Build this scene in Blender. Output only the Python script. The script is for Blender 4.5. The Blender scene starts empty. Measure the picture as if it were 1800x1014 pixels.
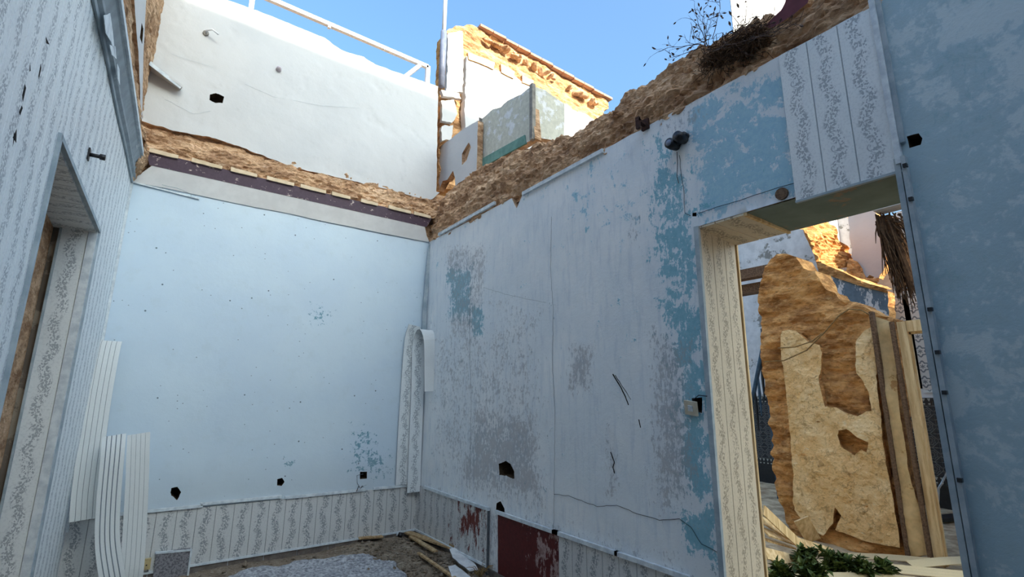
import bpy, bmesh, math, random
import numpy as np
from mathutils import Vector, Matrix
from mathutils.geometry import delaunay_2d_cdt

# ------------------------------------------------------------------ camera, sky, sun, exposure
SC = bpy.context.scene
COL = SC.collection
CAM = np.array([0.0, 0.0, 1.5])
FOC = 862.857                                   # focal length for an 1800 px wide frame
YAW, PITCH, ROLL = 0.62597, 0.213951, 0.0092238
cy_, sy_, cp_, sp_ = math.cos(YAW), math.sin(YAW), math.cos(PITCH), math.sin(PITCH)
FW = np.array([sy_*cp_, cy_*cp_, sp_])
R0 = np.array([cy_, -sy_, 0.0])
U0 = np.cross(R0, FW)
RT = math.cos(ROLL)*R0 + math.sin(ROLL)*U0
UP = -math.sin(ROLL)*R0 + math.cos(ROLL)*U0
cd = bpy.data.cameras.new('camera')
cd.sensor_fit = 'HORIZONTAL'; cd.sensor_width = 36.0; cd.lens = FOC/1800*36.0
cd.clip_start = 0.02; cd.clip_end = 300
cam = bpy.data.objects.new('camera', cd); COL.objects.link(cam)
m3 = Matrix((RT, UP, -FW)).transposed()
cam.matrix_world = Matrix.Translation(CAM) @ m3.to_4x4()
SC.camera = cam

SUN_EL, SUN_AZ = math.radians(27), math.radians(8)      # azimuth measured from -Y towards +X
w = bpy.data.worlds.new('sky'); SC.world = w; w.use_nodes = True
wn = w.node_tree; wn.nodes.clear()
sky = wn.nodes.new('ShaderNodeTexSky'); sky.sky_type = 'NISHITA'; sky.sun_disc = False
sky.sun_elevation = SUN_EL; sky.sun_rotation = math.pi - SUN_AZ
sky.air_density = 1.5; sky.dust_density = 10.0; sky.ozone_density = 7.0
bg = wn.nodes.new('ShaderNodeBackground'); bg.inputs['Strength'].default_value = 0.33
wo = wn.nodes.new('ShaderNodeOutputWorld')
tint = wn.nodes.new('ShaderNodeMix'); tint.data_type = 'RGBA'; tint.blend_type = 'MULTIPLY'; tint.inputs[0].default_value = 1.0
tint.inputs[7].default_value = (0.92, 1.02, 1.0, 1.0); wn.links.new(sky.outputs[0], tint.inputs[6]); wn.links.new(tint.outputs[2], bg.inputs['Color']); wn.links.new(bg.outputs[0], wo.inputs['Surface'])
sl = bpy.data.lights.new('sun', 'SUN'); sl.energy = 6.0; sl.angle = math.radians(0.4); sl.color = (1.0, 0.90, 0.74)
sun = bpy.data.objects.new('sun', sl); COL.objects.link(sun)
sdir = Vector((math.sin(SUN_AZ)*math.cos(SUN_EL), -math.cos(SUN_AZ)*math.cos(SUN_EL), math.sin(SUN_EL)))
sun.rotation_euler = sdir.to_track_quat('Z', 'Y').to_euler(); sun.location = (2, -6, 12)
vs = SC.view_settings
vs.view_transform = 'Standard'; vs.look = 'None'; vs.gamma = 1.0; vs.use_curve_mapping = False
vs.exposure = 0.64
try:
    SC.cycles.max_bounces = 10; SC.cycles.diffuse_bounces = 8
except Exception:
    pass

# ------------------------------------------------------------------ helpers: projection on real planes
XR, D, ZC = 2.674, 5.524, 3.413        # right wall, back wall, top of the room's plaster

def ray(x, y):
    return FW + RT*((x-900)/FOC) + UP*((507-y)/FOC)

class Frame:
    def __init__(s, O, U, N):
        s.O = np.array(O, float); s.U = np.array(U, float)/np.linalg.norm(U)
        s.N = np.array(N, float)/np.linalg.norm(N); s.V = np.array([0, 0, 1.0])
    def off(s, d): return Frame(s.O+s.N*d, s.U, s.N)
    def p(s, u, v, w=0.0): return s.O + s.U*u + s.V*v + s.N*w
    def pa(s, uv, w): return s.O + uv[:, :1]*s.U + uv[:, 1:2]*s.V + np.asarray(w).reshape(-1, 1)*s.N
    def px(s, x, y):
        d = ray(x, y); t = ((s.O-CAM) @ s.N)/(d @ s.N); P = CAM + t*d - s.O
        return (float(P @ s.U), float(P[2]))
    def pxs(s, pts): return [s.px(*q) for q in pts]

FB = Frame((0, D, 0), (1, 0, 0), (0, -1, 0))            # u = x
FR = Frame((XR, 0, 0), (0, -1, 0), (-1, 0, 0))          # u = -y
FL = Frame((-0.393, D, 0), (0.039, 1, 0), (1, -0.039, 0))   # u = minus distance from the corner
def plane_x(X): return Frame((X, 0, 0), (0, -1, 0), (-1, 0, 0))
def plane_y(Y): return Frame((0, Y, 0), (1, 0, 0), (0, -1, 0))
def at_z(x, y, z):
    d = ray(x, y); return CAM + d*((z-CAM[2])/d[2])
def at_x(x, y, X):
    d = ray(x, y); return CAM + d*(X/d[0])
def at_y(x, y, Y):
    d = ray(x, y); return CAM + d*(Y/d[1])

# ------------------------------------------------------------------ helpers: noise
def _h(ix, iy, iz, s):
    n = (ix*374761393 + iy*668265263 + iz*2147483647 + s*974634777) & 0xFFFFFFFF
    n = ((n ^ (n >> 13))*1274126177) & 0xFFFFFFFF
    n = ((n ^ (n >> 16))*2246822519) & 0xFFFFFFFF
    return ((n ^ (n >> 15)) & 0xFFFFFF)/16777215.0
def vnoise(p, s=0):
    i = np.floor(p).astype(np.int64); f = p-i; f = f*f*(3-2*f); r = 0
    for dx in (0, 1):
        for dy in (0, 1):
            for dz in (0, 1):
                wgt = (f[:, 0] if dx else 1-f[:, 0])*(f[:, 1] if dy else 1-f[:, 1])*(f[:, 2] if dz else 1-f[:, 2])
                r = r + wgt*_h(i[:, 0]+dx, i[:, 1]+dy, i[:, 2]+dz, s)
    return r
def fbm(p, s=0, o=4):
    r, a, t = 0, 0.5, 0
    for k in range(o):
        r = r + a*vnoise(p*(2.03**k)+17.3*k, s+k); t += a; a *= 0.5
    return r/t
def worley(p, s=0):
    i = np.floor(p).astype(np.int64); best = np.full(len(p), 9.0)
    for dx in (-1, 0, 1):
        for dy in (-1, 0, 1):
            for dz in (-1, 0, 1):
                c = i+np.array([dx, dy, dz])
                q = np.stack([c[:, k]+_h(c[:, 0], c[:, 1], c[:, 2], s+31*k) for k in range(3)], 1)
                best = np.minimum(best, np.linalg.norm(q-p, axis=1))
    return best

# ------------------------------------------------------------------ helpers: objects
def tag(o, label=None, cat=None, group=None, kind=None):
    if label: o['label'] = label
    if cat: o['category'] = cat
    if group: o['group'] = group
    if kind: o['kind'] = kind
    return o
def thing(name, label, cat, loc=(0, 0, 0), group=None):
    o = bpy.data.objects.new(name, None); COL.objects.link(o); o.location = loc
    o.empty_display_size = 0.1
    return tag(o, label, cat, group)
def link(name, me, parent=None):
    o = bpy.data.objects.new(name, me); COL.objects.link(o)
    if parent is not None:
        o.parent = parent
        o.matrix_parent_inverse = Matrix.Translation(-Vector(world_loc(parent)))
    return o
def world_loc(o):
    l = Vector((0, 0, 0))
    return o.location.copy() if o.type == 'EMPTY' else l
def mesh(name, V, F, mats=None, mi=None, uv=None, smooth=False):
    me = bpy.data.meshes.new(name)
    me.from_pydata([tuple(map(float, v)) for v in V], [], [tuple(int(a) for a in f) for f in F])
    if mats is None: mats = []
    for m in (mats if isinstance(mats, (list, tuple)) else [mats]): me.materials.append(m)
    if mi is not None: me.polygons.foreach_set('material_index', np.array(mi, dtype=np.int32))
    if smooth: me.polygons.foreach_set('use_smooth', np.ones(len(me.polygons), dtype=bool))
    if uv is not None:
        l = me.uv_layers.new(name='UVMap')
        vi = np.zeros(len(me.loops), dtype=np.int32); me.loops.foreach_get('vertex_index', vi)
        l.data.foreach_set('uv', np.array(uv, dtype=np.float32)[vi].ravel())
    me.update()
    return me
class MB:
    """collects simple shapes into one mesh"""
    def __init__(s): s.V = []; s.F = []
    def add(s, V, F):
        b = len(s.V); s.V += [np.array(v, float) for v in V]; s.F += [tuple(a+b for a in f) for f in F]; return s
    def box(s, c, dx, dy, dz, ax=None):
        c = np.array(c, float); A = np.eye(3) if ax is None else np.array(ax, float)
        V = [c + A[0]*dx*i + A[1]*dy*j + A[2]*dz*k for i in (-.5, .5) for j in (-.5, .5) for k in (-.5, .5)]
        return s.add(V, [(0, 1, 3, 2), (4, 6, 7, 5), (0, 4, 5, 1), (2, 3, 7, 6), (0, 2, 6, 4), (1, 5, 7, 3)])
    def beam(s, a, b, wd, th, nrm=(0, 0, 1)):
        a = np.array(a, float); b = np.array(b, float); t = b-a; L = np.linalg.norm(t); t = t/L
        n = np.array(nrm, float); n = n-t*(n @ t); n = n/np.linalg.norm(n); sd = np.cross(t, n)
        return s.box((a+b)/2, L, wd, th, (t, sd, n))
    def tube(s, pts, r, n=6, cap=True):
        pts = [np.array(p, float) for p in pts]; m = len(pts)
        rr = r if isinstance(r, (list, tuple)) else [r]*m
        V = []; F = []
        for i, p in enumerate(pts):
            t = pts[min(i+1, m-1)]-pts[max(i-1, 0)]; t = t/(np.linalg.norm(t)+1e-9)
            a = np.array([0, 0, 1.0]) if abs(t[2]) < .9 else np.array([1.0, 0, 0])
            e1 = np.cross(t, a); e1 /= np.linalg.norm(e1); e2 = np.cross(t, e1)
            for k in range(n):
                an = 2*math.pi*k/n; V.append(p+rr[i]*(math.cos(an)*e1+math.sin(an)*e2))
        for i in range(m-1):
            for k in range(n):
                F.append((i*n+k, i*n+(k+1) % n, (i+1)*n+(k+1) % n, (i+1)*n+k))
        if cap: F += [tuple(range(n))[::-1], tuple((m-1)*n+k for k in range(n))]
        return s.add(V, F)
    def build(s, name, mat, parent=None, smooth=False):
        return link(name, mesh(name, s.V, s.F, mat, smooth=smooth), parent)

def densify(poly, step, closed=True):
    out = []; n = len(poly)
    for i in range(n if closed else n-1):
        a = np.array(poly[i], float); b = np.array(poly[(i+1) % n], float)
        k = max(1, int(np.linalg.norm(b-a)/step))
        for j in range(k): out.append(a+(b-a)*j/k)
    if not closed: out.append(np.array(poly[-1], float))
    return np.array(out)
def rag(poly, step=0.02, amp=0.012, seed=1, closed=True, freq=14):
    p = densify(poly, step, closed); q = np.c_[p, np.full(len(p), seed*3.7)]
    d = np.c_[fbm(q*freq, seed, 4), fbm(q*freq+50, seed+9, 4)]-0.5
    return p+d*2*amp
def inside(P, poly):
    poly = np.array(poly); x, y = P[:, 0], P[:, 1]; r = np.zeros(len(P), bool); n = len(poly); j = n-1
    for i in range(n):
        xi, yi = poly[i]; xj, yj = poly[j]
        c = ((yi > y) != (yj > y))
        with np.errstate(divide='ignore', invalid='ignore'):
            c &= x < (xj-xi)*(y-yi)/(yj-yi+1e-15)+xi
        r ^= c; j = i
    return r
def sdist(P, poly):
    poly = np.array(poly, float); d = np.full(len(P), 1e9); n = len(poly)
    for i in range(n):
        a = poly[i]; b = poly[(i+1) % n]; ab = b-a
        t = np.clip(((P-a) @ ab)/(ab @ ab+1e-12), 0, 1)
        d = np.minimum(d, np.linalg.norm(P-a-t[:, None]*ab, axis=1))
    return np.where(inside(P, poly), d, -d)
def soft(P, poly, s): return np.clip(0.5+sdist(P, poly)/(2*s), 0, 1)

def plate(name, fr, outline, thick, mats, holes=(), hole_depth=0.08, res=0.05, disp=None, masks=None, parent=None,
          open_holes=(), smooth=True, back=False, open_splay=1.0):
    """a plaster skin with an outline, real holes with walls and a bottom (or right through), and an even grid inside"""
    outline = np.array(outline, float)
    loops = [outline]+[np.array(h, float) for h in list(holes)+list(open_holes)]
    pts = []; edges = []
    for L in loops:
        b = len(pts); n = len(L); pts += [tuple(q) for q in L]; edges += [(b+i, b+(i+1) % n) for i in range(n)]
    lo, hi = outline.min(0), outline.max(0)
    gx, gy = np.meshgrid(np.arange(lo[0]+res/2, hi[0], res), np.arange(lo[1]+res/2, hi[1], res))
    G = np.c_[gx.ravel(), gy.ravel()]
    rs = np.random.RandomState(5); G = G+rs.uniform(-.2, .2, G.shape)*res
    G = G[inside(G, outline)]
    for L in loops[1:]: G = G[~inside(G, L)]
    pts += [tuple(q) for q in G]
    res_ = delaunay_2d_cdt([Vector((float(a), float(b))) for a, b in pts], edges, [], 0, 1e-6)
    P2 = np.array([tuple(v) for v in res_[0]]); T = np.array([f for f in res_[2] if len(f) == 3])
    c = P2[T].mean(1); keep = inside(c, outline)
    for L in loops[1:]: keep &= ~inside(c, L)
    T = T[keep]
    cr = np.cross(P2[T[:, 1]]-P2[T[:, 0]], P2[T[:, 2]]-P2[T[:, 0]]); fl = cr < 0; T[fl] = T[fl][:, ::-1]
    dz = disp(P2) if disp else np.zeros(len(P2))
    V = list(fr.pa(P2, dz)); F = [tuple(t) for t in T]; MI = [0]*len(F); uvp = [P2]
    def ring(L, depth, shrink, mi, cap, flip):
        b = len(V); n = len(L); cc = L.mean(0)
        w0 = disp(L) if disp else np.zeros(n)
        B = cc+(L-cc)*shrink
        V.extend(fr.pa(L, w0)); V.extend(fr.pa(B, np.full(n, -depth))); uvp.append(L); uvp.append(B)
        for i in range(n):
            j = (i+1) % n; q = (b+i, b+j, b+n+j, b+n+i)
            F.append(q if flip else q[::-1]); MI.append(mi)
        if cap:
            V.append(fr.p(cc[0], cc[1], -depth*1.05)); uvp.append(cc[None]); k = len(V)-1
            for i in range(n):
                F.append((b+n+i, b+n+(i+1) % n, k)); MI.append(mi)

    m = 1 if (isinstance(mats, (list, tuple)) and len(mats) > 1) else 0
    ring(outline, thick, 1.0, m, back, False)
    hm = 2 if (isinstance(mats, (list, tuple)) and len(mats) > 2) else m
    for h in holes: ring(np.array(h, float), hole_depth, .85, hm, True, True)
    for h in open_holes: ring(np.array(h, float), thick, open_splay, m, False, True)
    uv = np.concatenate(uvp)
    me = mesh(name, V, F, mats, MI, uv)
    me.polygons.foreach_set('use_smooth', np.array([smooth and x == 0 and i < len(T) for i, x in enumerate(MI)], dtype=bool))
    if masks is not None:
        A = me.color_attributes.new('mask', 'FLOAT_COLOR', 'POINT')
        A.data.foreach_set('color', np.array(masks(uv), dtype=np.float32).ravel())
    me.update()
    return link(name, me, parent)

def sheet(name, rows, mat, parent=None, res=0.03, amp=0.04, freq=5, strata=2.2, seed=1, lump=0.5, kind=None, pin=True):
    """broken masonry: a skin stretched over rows of points and pushed in and out by layered noise"""
    rows = [np.array(r, float) for r in rows]
    L = max(np.linalg.norm(np.diff(r, axis=0), axis=1).sum() for r in rows)
    n = max(4, int(L/res))
    def resamp(r, k):
        d = np.r_[0, np.cumsum(np.linalg.norm(np.diff(r, axis=0), axis=1))]; t = np.linspace(0, d[-1], k)
        return np.stack([np.interp(t, d, r[:, i]) for i in range(3)], 1)
    R = [resamp(r, n) for r in rows]; G = []
    for a, b in zip(R[:-1], R[1:]):
        k = max(1, int(np.linalg.norm(b-a, axis=1).mean()/res))
        for j in range(k): G.append(a+(b-a)*j/k)
    G.append(R[-1]); G = np.array(G); m = len(G)
    du = np.gradient(G, axis=1); dv = np.gradient(G, axis=0)
    N = np.cross(du, dv); N /= np.linalg.norm(N, axis=2, keepdims=True)+1e-9
    P = G.reshape(-1, 3); S = np.array([1, 1, strata])
    d = (fbm(P*freq*S, seed, 5)-.5)*1.5
    d += lump*(0.45-worley(P*freq*1.1*S+fbm(P*freq, seed+3, 2)[:, None]*.7, seed+7))
    d += 0.35*(0.4-worley(P*freq*3.1*S, seed+11))+(fbm(P*freq*6*S, seed+15, 3)-.5)*.7
    d += 0.6*(np.abs(fbm(P*freq*.6*np.array([1, 1, strata*1.8]), seed+20, 3)-.5)*2-.25)
    d = d.reshape(m, n)
    if pin: d[0] *= .25; d[-1] *= .5
    Q = (G+N*(amp*d)[:, :, None]).reshape(-1, 3)
    F = [(i*n+j, i*n+j+1, (i+1)*n+j+1, (i+1)*n+j) for i in range(m-1) for j in range(n-1)]
    o = link(name, mesh(name, Q, F, mat, smooth=False), parent)
    if kind: o['kind'] = kind
    return o

# ------------------------------------------------------------------ helpers: materials
def C(r, g, b):
    f = lambda c: (c/255/12.92 if c <= 10.3 else ((c/255+.055)/1.055)**2.4)
    return (f(r), f(g), f(b), 1.0)
class M:
    def __init__(s, name, rough=0.85, spec=0.25):
        s.m = bpy.data.materials.new(name); s.m.use_nodes = True; s.nt = s.m.node_tree; s.nt.nodes.clear()
        s.b = s.n('ShaderNodeBsdfPrincipled'); o = s.n('ShaderNodeOutputMaterial'); s.nt.links.new(s.b.outputs[0], o.inputs[0])
        s.set(s.b.inputs['Roughness'], rough); s.set(s.b.inputs['Specular IOR Level'], spec)
        s.tc = s.n('ShaderNodeTexCoord'); s.obj = s.n('ShaderNodeNewGeometry').outputs['Position']; s.uv = s.tc.outputs['UV']
    def n(s, t, **kw):
        x = s.nt.nodes.new(t)
        for k, v in kw.items(): setattr(x, k, v)
        return x
    def set(s, sock, v):
        if isinstance(v, bpy.types.NodeSocket): s.nt.links.new(v, sock)
        else: sock.default_value = v
    def map(s, vec, sc=(1, 1, 1), loc=(0, 0, 0)):
        x = s.n('ShaderNodeMapping'); s.set(x.inputs['Vector'], vec); x.inputs['Scale'].default_value = sc; x.inputs['Location'].default_value = loc
        return x.outputs[0]
    def noise(s, scale, detail=5, rough=.6, vec=None, dist=0.0):
        x = s.n('ShaderNodeTexNoise'); s.set(x.inputs['Vector'], vec or s.obj)
        x.inputs['Scale'].default_value = scale; x.inputs['Detail'].default_value = detail
        x.inputs['Roughness'].default_value = rough; x.inputs['Distortion'].default_value = dist
        return x.outputs['Fac']
    def vor(s, scale, vec=None, out='Distance', feature='F1'):
        x = s.n('ShaderNodeTexVoronoi', feature=feature); s.set(x.inputs['Vector'], vec or s.obj); x.inputs['Scale'].default_value = scale
        return x.outputs[out]
    def math(s, op, a, b=0.0, c=None, clamp=False):
        x = s.n('ShaderNodeMath', operation=op, use_clamp=clamp); s.set(x.inputs[0], a); s.set(x.inputs[1], b)
        if c is not None: s.set(x.inputs[2], c)
        return x.outputs[0]
    def ss(s, v, a, b):
        x = s.n('ShaderNodeMapRange', interpolation_type='SMOOTHSTEP'); s.set(x.inputs[0], v)
        x.inputs[1].default_value = a; x.inputs[2].default_value = b
        return x.outputs[0]
    def ramp(s, fac, stops):
        x = s.n('ShaderNodeValToRGB'); s.set(x.inputs[0], fac); e = x.color_ramp.elements
        while len(e) < len(stops): e.new(0.5)
        for i, (p, c) in enumerate(stops): e[i].position = p; e[i].color = c
        return x.outputs[0]
    def mix(s, fac, a, b, mode='MIX'):
        x = s.n('ShaderNodeMix', data_type='RGBA', blend_type=mode); s.set(x.inputs[0], fac); s.set(x.inputs[6], a); s.set(x.inputs[7], b)
        return x.outputs[2]
    def sep(s, v):
        x = s.n('ShaderNodeSeparateXYZ'); s.set(x.inputs[0], v); return x.outputs
    def bump(s, h, st=.3, dist=.01):
        x = s.n('ShaderNodeBump'); x.inputs['Strength'].default_value = st; x.inputs['Distance'].default_value = dist
        s.set(x.inputs['Height'], h); s.set(s.b.inputs['Normal'], x.outputs[0])
    def col(s, c): s.set(s.b.inputs['Base Color'], c); return s
    def attr(s):
        a = s.n('ShaderNodeAttribute'); a.attribute_name = 'mask'
        x = s.n('ShaderNodeSeparateColor'); s.set(x.inputs[0], a.outputs['Color'])
        return x.outputs[0], x.outputs[1], x.outputs[2], a.outputs['Alpha']
def simple(name, c1, c2=None, scale=12, rough=.8, bump=.2, spec=.25, metal=0):
    k = M(name, rough, spec)
    nz = k.noise(scale, 6, .65)
    k.col(k.mix(k.ss(nz, .35, .65), c1, c2 or c1)); k.bump(nz, bump, .01)
    k.b.inputs['Metallic'].default_value = metal
    return k.m

def mat_white():
    k = M('white limewash', .9)
    n1 = k.noise(1.3, 5, .6); n2 = k.noise(9, 6, .65)
    c = k.mix(k.ss(n1, .4, .7), C(204, 203, 202), C(196, 196, 196))
    c = k.mix(k.math('MULTIPLY', k.ss(n2, .62, .75), .35), c, C(182, 181, 180))
    k.col(c); k.bump(k.math('ADD', n1, k.math('MULTIPLY', n2, .5)), .35, .02); return k.m
def mat_earth(name='earth rubble', tint=1.0):
    k = M(name, .95, .1)
    T_ = tint if isinstance(tint, tuple) else (tint, tint, tint); C0 = globals()['C']
    def C(r, g, b): return C0(min(255, r*T_[0]), min(255, g*T_[1]), min(255, b*T_[2]))
    v = k.map(k.obj, (1, 1, 2.6))
    n1 = k.noise(3.2, 8, .68, v); n2 = k.noise(17, 8, .7, v); w = k.vor(9, v)
    c = k.ramp(n1, [(.28, C(112, 82, 60)), (.42, C(160, 124, 92)), (.55, C(200, 164, 126)), (.72, C(226, 196, 160))])
    c = k.mix(k.math('MULTIPLY', k.ss(n2, .52, .7), .55), c, C(228, 208, 176))
    c = k.mix(k.math('MULTIPLY', k.ss(n2, .46, .33), .6), c, C(98, 70, 46))
    k.col(c); k.bump(k.math('ADD', n2, k.math('MULTIPLY', w, .6)), .9, .03); return k.m
def speckle(k, c, scale, thr, colr, keep=.6):
    d = k.n('ShaderNodeTexVoronoi'); k.set(d.inputs['Vector'], k.obj); d.inputs['Scale'].default_value = scale
    sx = k.n('ShaderNodeSeparateColor'); k.set(sx.inputs[0], d.outputs['Color'])
    on = k.math('GREATER_THAN', sx.outputs[0], keep)
    r = k.math('MULTIPLY', sx.outputs[1], thr)
    f = k.math('MULTIPLY', k.math('LESS_THAN', d.outputs['Distance'], r), on)
    return k.mix(f, c, colr)
def mat_back():
    k = M('pale blue distemper', .9, .15)
    R, G, B, A = k.attr()
    n1 = k.noise(1.1, 5, .6); n2 = k.noise(24, 6, .7); n3 = k.noise(7, 6, .7)
    c = k.mix(k.ss(n1, .35, .65), C(206, 221, 231), C(199, 215, 228))
    c = k.mix(k.math('MULTIPLY', k.ss(n3, .5, .8), .4), c, C(190, 204, 210))
    fl = k.ss(k.math('ADD', n2, k.math('MULTIPLY', k.math('SUBTRACT', R, 1.0), .34)), .50, .56)
    c = k.mix(k.math('MULTIPLY', fl, .85), c, C(96, 146, 166))
    c = k.mix(k.math('MULTIPLY', G, .5), c, C(176, 178, 176))
    c = speckle(k, c, 9, .1, C(112, 126, 136), .55)
    c = speckle(k, c, 21, .12, C(150, 164, 174), .7)
    k.col(c); k.bump(k.math('ADD', k.math('MULTIPLY', n2, .3), n3), .25, .01); return k.m
def mat_right():
    k = M('worn blue distemper', .9, .15)
    R, G, B, A = k.attr()
    n1 = k.noise(1.3, 5, .6); n2 = k.noise(7, 7, .72, None, .4); n3 = k.noise(28, 6, .7)
    st = k.noise(9, 6, .7, k.map(k.obj, (1, 2.2, .35)))
    st2 = k.noise(38, 7, .78, k.map(k.obj, (1, 1.4, .5)))
    nn = k.math('SUBTRACT', n2, .5); ns = k.math('SUBTRACT', st2, .5); nf = k.math('SUBTRACT', n3, .5)
    def cut(m, terms, lo, hi):
        v = m
        for t, g in terms: v = k.math('ADD', v, k.math('MULTIPLY', t, g))
        return k.ss(v, lo, hi)
    c = k.mix(k.ss(n1, .35, .65), C(236, 238, 238), C(222, 228, 232))
    c = k.mix(k.math('MULTIPLY', k.ss(st, .48, .68), .4), c, C(188, 200, 212))
    c = k.mix(k.math('MULTIPLY', k.ss(n2, .5, .62), .35), c, C(224, 230, 232))
    # blue coat where mask B, worn through in blotches
    fb = cut(B, ((nn, 2.6), (nf, .9), (ns, .8)), .42, .56)
    c = k.mix(k.math('MULTIPLY', fb, .9), c, k.mix(k.ss(n3, .4, .6), C(146, 190, 210), C(160, 200, 214)))
    # deep teal coat where mask R
    fr_ = cut(R, ((nn, 2.2), (ns, 1.6), (nf, .8)), .46, .56)
    c = k.mix(k.math('MULTIPLY', fr_, .85), c, k.mix(k.ss(n3, .35, .65), C(100, 164, 182), C(122, 180, 196)))
    # grime and bare patches where mask G
    fg = cut(G, ((ns, 2.2), (nf, 1.2), (nn, 1.2)), -0.0+.52, .70)
    c = k.mix(k.math('MULTIPLY', k.ss(G, .3, .8), .22), c, C(200, 190, 184))
    c = k.mix(k.math('MULTIPLY', fg, .6), c, k.mix(k.ss(n2, .4, .6), C(136, 148, 158), C(164, 162, 164)))
    # near stretch beyond the doorway where mask 4: an even greyer blue
    c = k.mix(k.math('MULTIPLY', A, .85), c, k.mix(cut(n1, ((nn, 1.6), (nf, .8)), .42, .58), C(192, 208, 212), C(160, 188, 198)))
    c = k.mix(k.math('MULTIPLY', k.math('MULTIPLY', A, k.ss(n2, .5, .7)), .5), c, C(170, 188, 192))
    c = speckle(k, c, 8, .09, C(70, 80, 90), .55)
    c = speckle(k, c, 20, .1, C(112, 124, 134), .7)
    k.col(c); k.bump(k.math('ADD', k.math('MULTIPLY', n3, .4), k.math('ADD', n2, k.math('MULTIPLY', fb, .3))), .35, .012); return k.m
def mat_panel(name, base, ink, strength=.75, k_extra=None):
    k = M(name, .5, .35)
    oi = k.n('ShaderNodeObjectInfo')
    s = k.sep(k.uv); u = s[0]; v = k.math('ADD', s[1], k.math('MULTIPLY', oi.outputs['Random'], 7.0))
    cb = k.n('ShaderNodeCombineXYZ'); k.set(cb.inputs[0], u); k.set(cb.inputs[1], v); vec = cb.outputs[0]
    wob = k.noise(3.0, 2, .5, vec)
    wave = k.math('MULTIPLY', k.math('SINE', k.math('MULTIPLY', v, 3.6)), .10)
    d = k.math('ABSOLUTE', k.math('SUBTRACT', k.math('SUBTRACT', u, .5), k.math('ADD', wave, k.math('MULTIPLY', k.math('SUBTRACT', wob, .5), .12))))
    band = k.ss(d, .27, .14)
    cb2 = k.n('ShaderNodeCombineXYZ'); k.set(cb2.inputs[0], k.math('ADD', u, k.math('MULTIPLY', wob, .3))); k.set(cb2.inputs[1], k.math('MULTIPLY', v, .75)); vd = k.vor(14, cb2.outputs[0]); n = k.noise(22, 3, .6, vec); gap = k.noise(2.6, 2, .5, vec)
    leaf = k.ss(k.math('ADD', vd, k.math('ADD', k.math('MULTIPLY', k.math('SUBTRACT', n, .5), .8), k.math('MULTIPLY', k.math('SUBTRACT', gap, .5), .6))), .54, .42)
    vine = k.math('MULTIPLY', k.ss(d, .035, .01), k.ss(k.noise(5, 2, .5, vec), .42, .55))
    wave2 = k.math('ABSOLUTE', k.math('SUBTRACT', k.math('SUBTRACT', u, .5), k.math('MULTIPLY', k.math('SINE', k.math('ADD', k.math('MULTIPLY', v, 7.2), 1.5)), .17)))
    vine = k.math('MAXIMUM', vine, k.math('MULTIPLY', k.ss(wave2, .025, .008), k.ss(k.noise(4, 2, .5, vec), .5, .6)))
    f = k.math('MULTIPLY', k.math('MAXIMUM', k.math('MULTIPLY', leaf, band), vine), strength)
    edge = k.ss(k.math('ABSOLUTE', k.math('SUBTRACT', u, .5)), .478, .49)
    g = k.noise(90, 3, .6); g2 = k.noise(1.7, 4, .6)
    c = k.mix(k.math('MULTIPLY', k.ss(g, .45, .75), .25), base, ink)
    c = k.mix(k.math('MULTIPLY', k.ss(g2, .5, .75), .15), c, ink)
    c = k.mix(f, c, ink); c = k.mix(k.math('MULTIPLY', edge, .55), c, ink)
    if k_extra: c = k_extra(k, c)
    k.col(c); k.bump(k.math('MULTIPLY', f, -1.0), .15, .004); return k.m
def mat_pvc(name, base, ink):
    k = M(name, .5, .35)
    g = k.noise(120, 3, .7); g2 = k.noise(3, 4, .6)
    c = k.mix(k.math('MULTIPLY', k.ss(g, .5, .75), .3), base, ink); c = k.mix(k.math('MULTIPLY', k.ss(g2, .5, .8), .3), c, ink)
    k.col(c); k.bump(g, .08, .003); return k.m
def mat_flaked(name, top, under, amt=.55, scale=7, st=(1, 1, 1), rough=.75):
    k = M(name, rough)
    v = k.map(k.obj, st); n = k.noise(scale, 7, .7, v); n2 = k.noise(scale*3, 5, .6)
    f = k.ss(n, amt, amt+.04)
    c = k.mix(f, k.mix(k.ss(n2, .3, .7), top, tuple(x*.8 for x in top[:3])+(1,)), k.mix(k.ss(n2, .3, .7), under, tuple(x*.85 for x in under[:3])+(1,)))
    k.col(c); k.bump(k.math('ADD', k.math('MULTIPLY', f, -1.0), k.math('MULTIPLY', n2, .3)), .4, .006); return k.m
def mat_maroon_panel(k, c):
    p = k.sep(k.obj); n = k.noise(7, 6, .75, k.map(k.obj, (1, 1.3, .55))); n2 = k.noise(30, 4, .7, k.map(k.obj, (1, 1.5, .4)))
    dy = k.math('MULTIPLY', k.math('SUBTRACT', p[1], 4.28), 1.9); dz = k.math('MULTIPLY', k.math('SUBTRACT', p[2], .36), 2.6)
    d = k.math('SQRT', k.math('ADD', k.math('MULTIPLY', dy, dy), k.math('MULTIPLY', dz, dz)))
    v = k.math('SUBTRACT', k.math('ADD', n, k.math('MULTIPLY', k.math('SUBTRACT', n2, .5), .5)), k.math('MULTIPLY', d, .19))
    return k.mix(k.ss(v, .40, .44), c, C(104, 46, 38))
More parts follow.
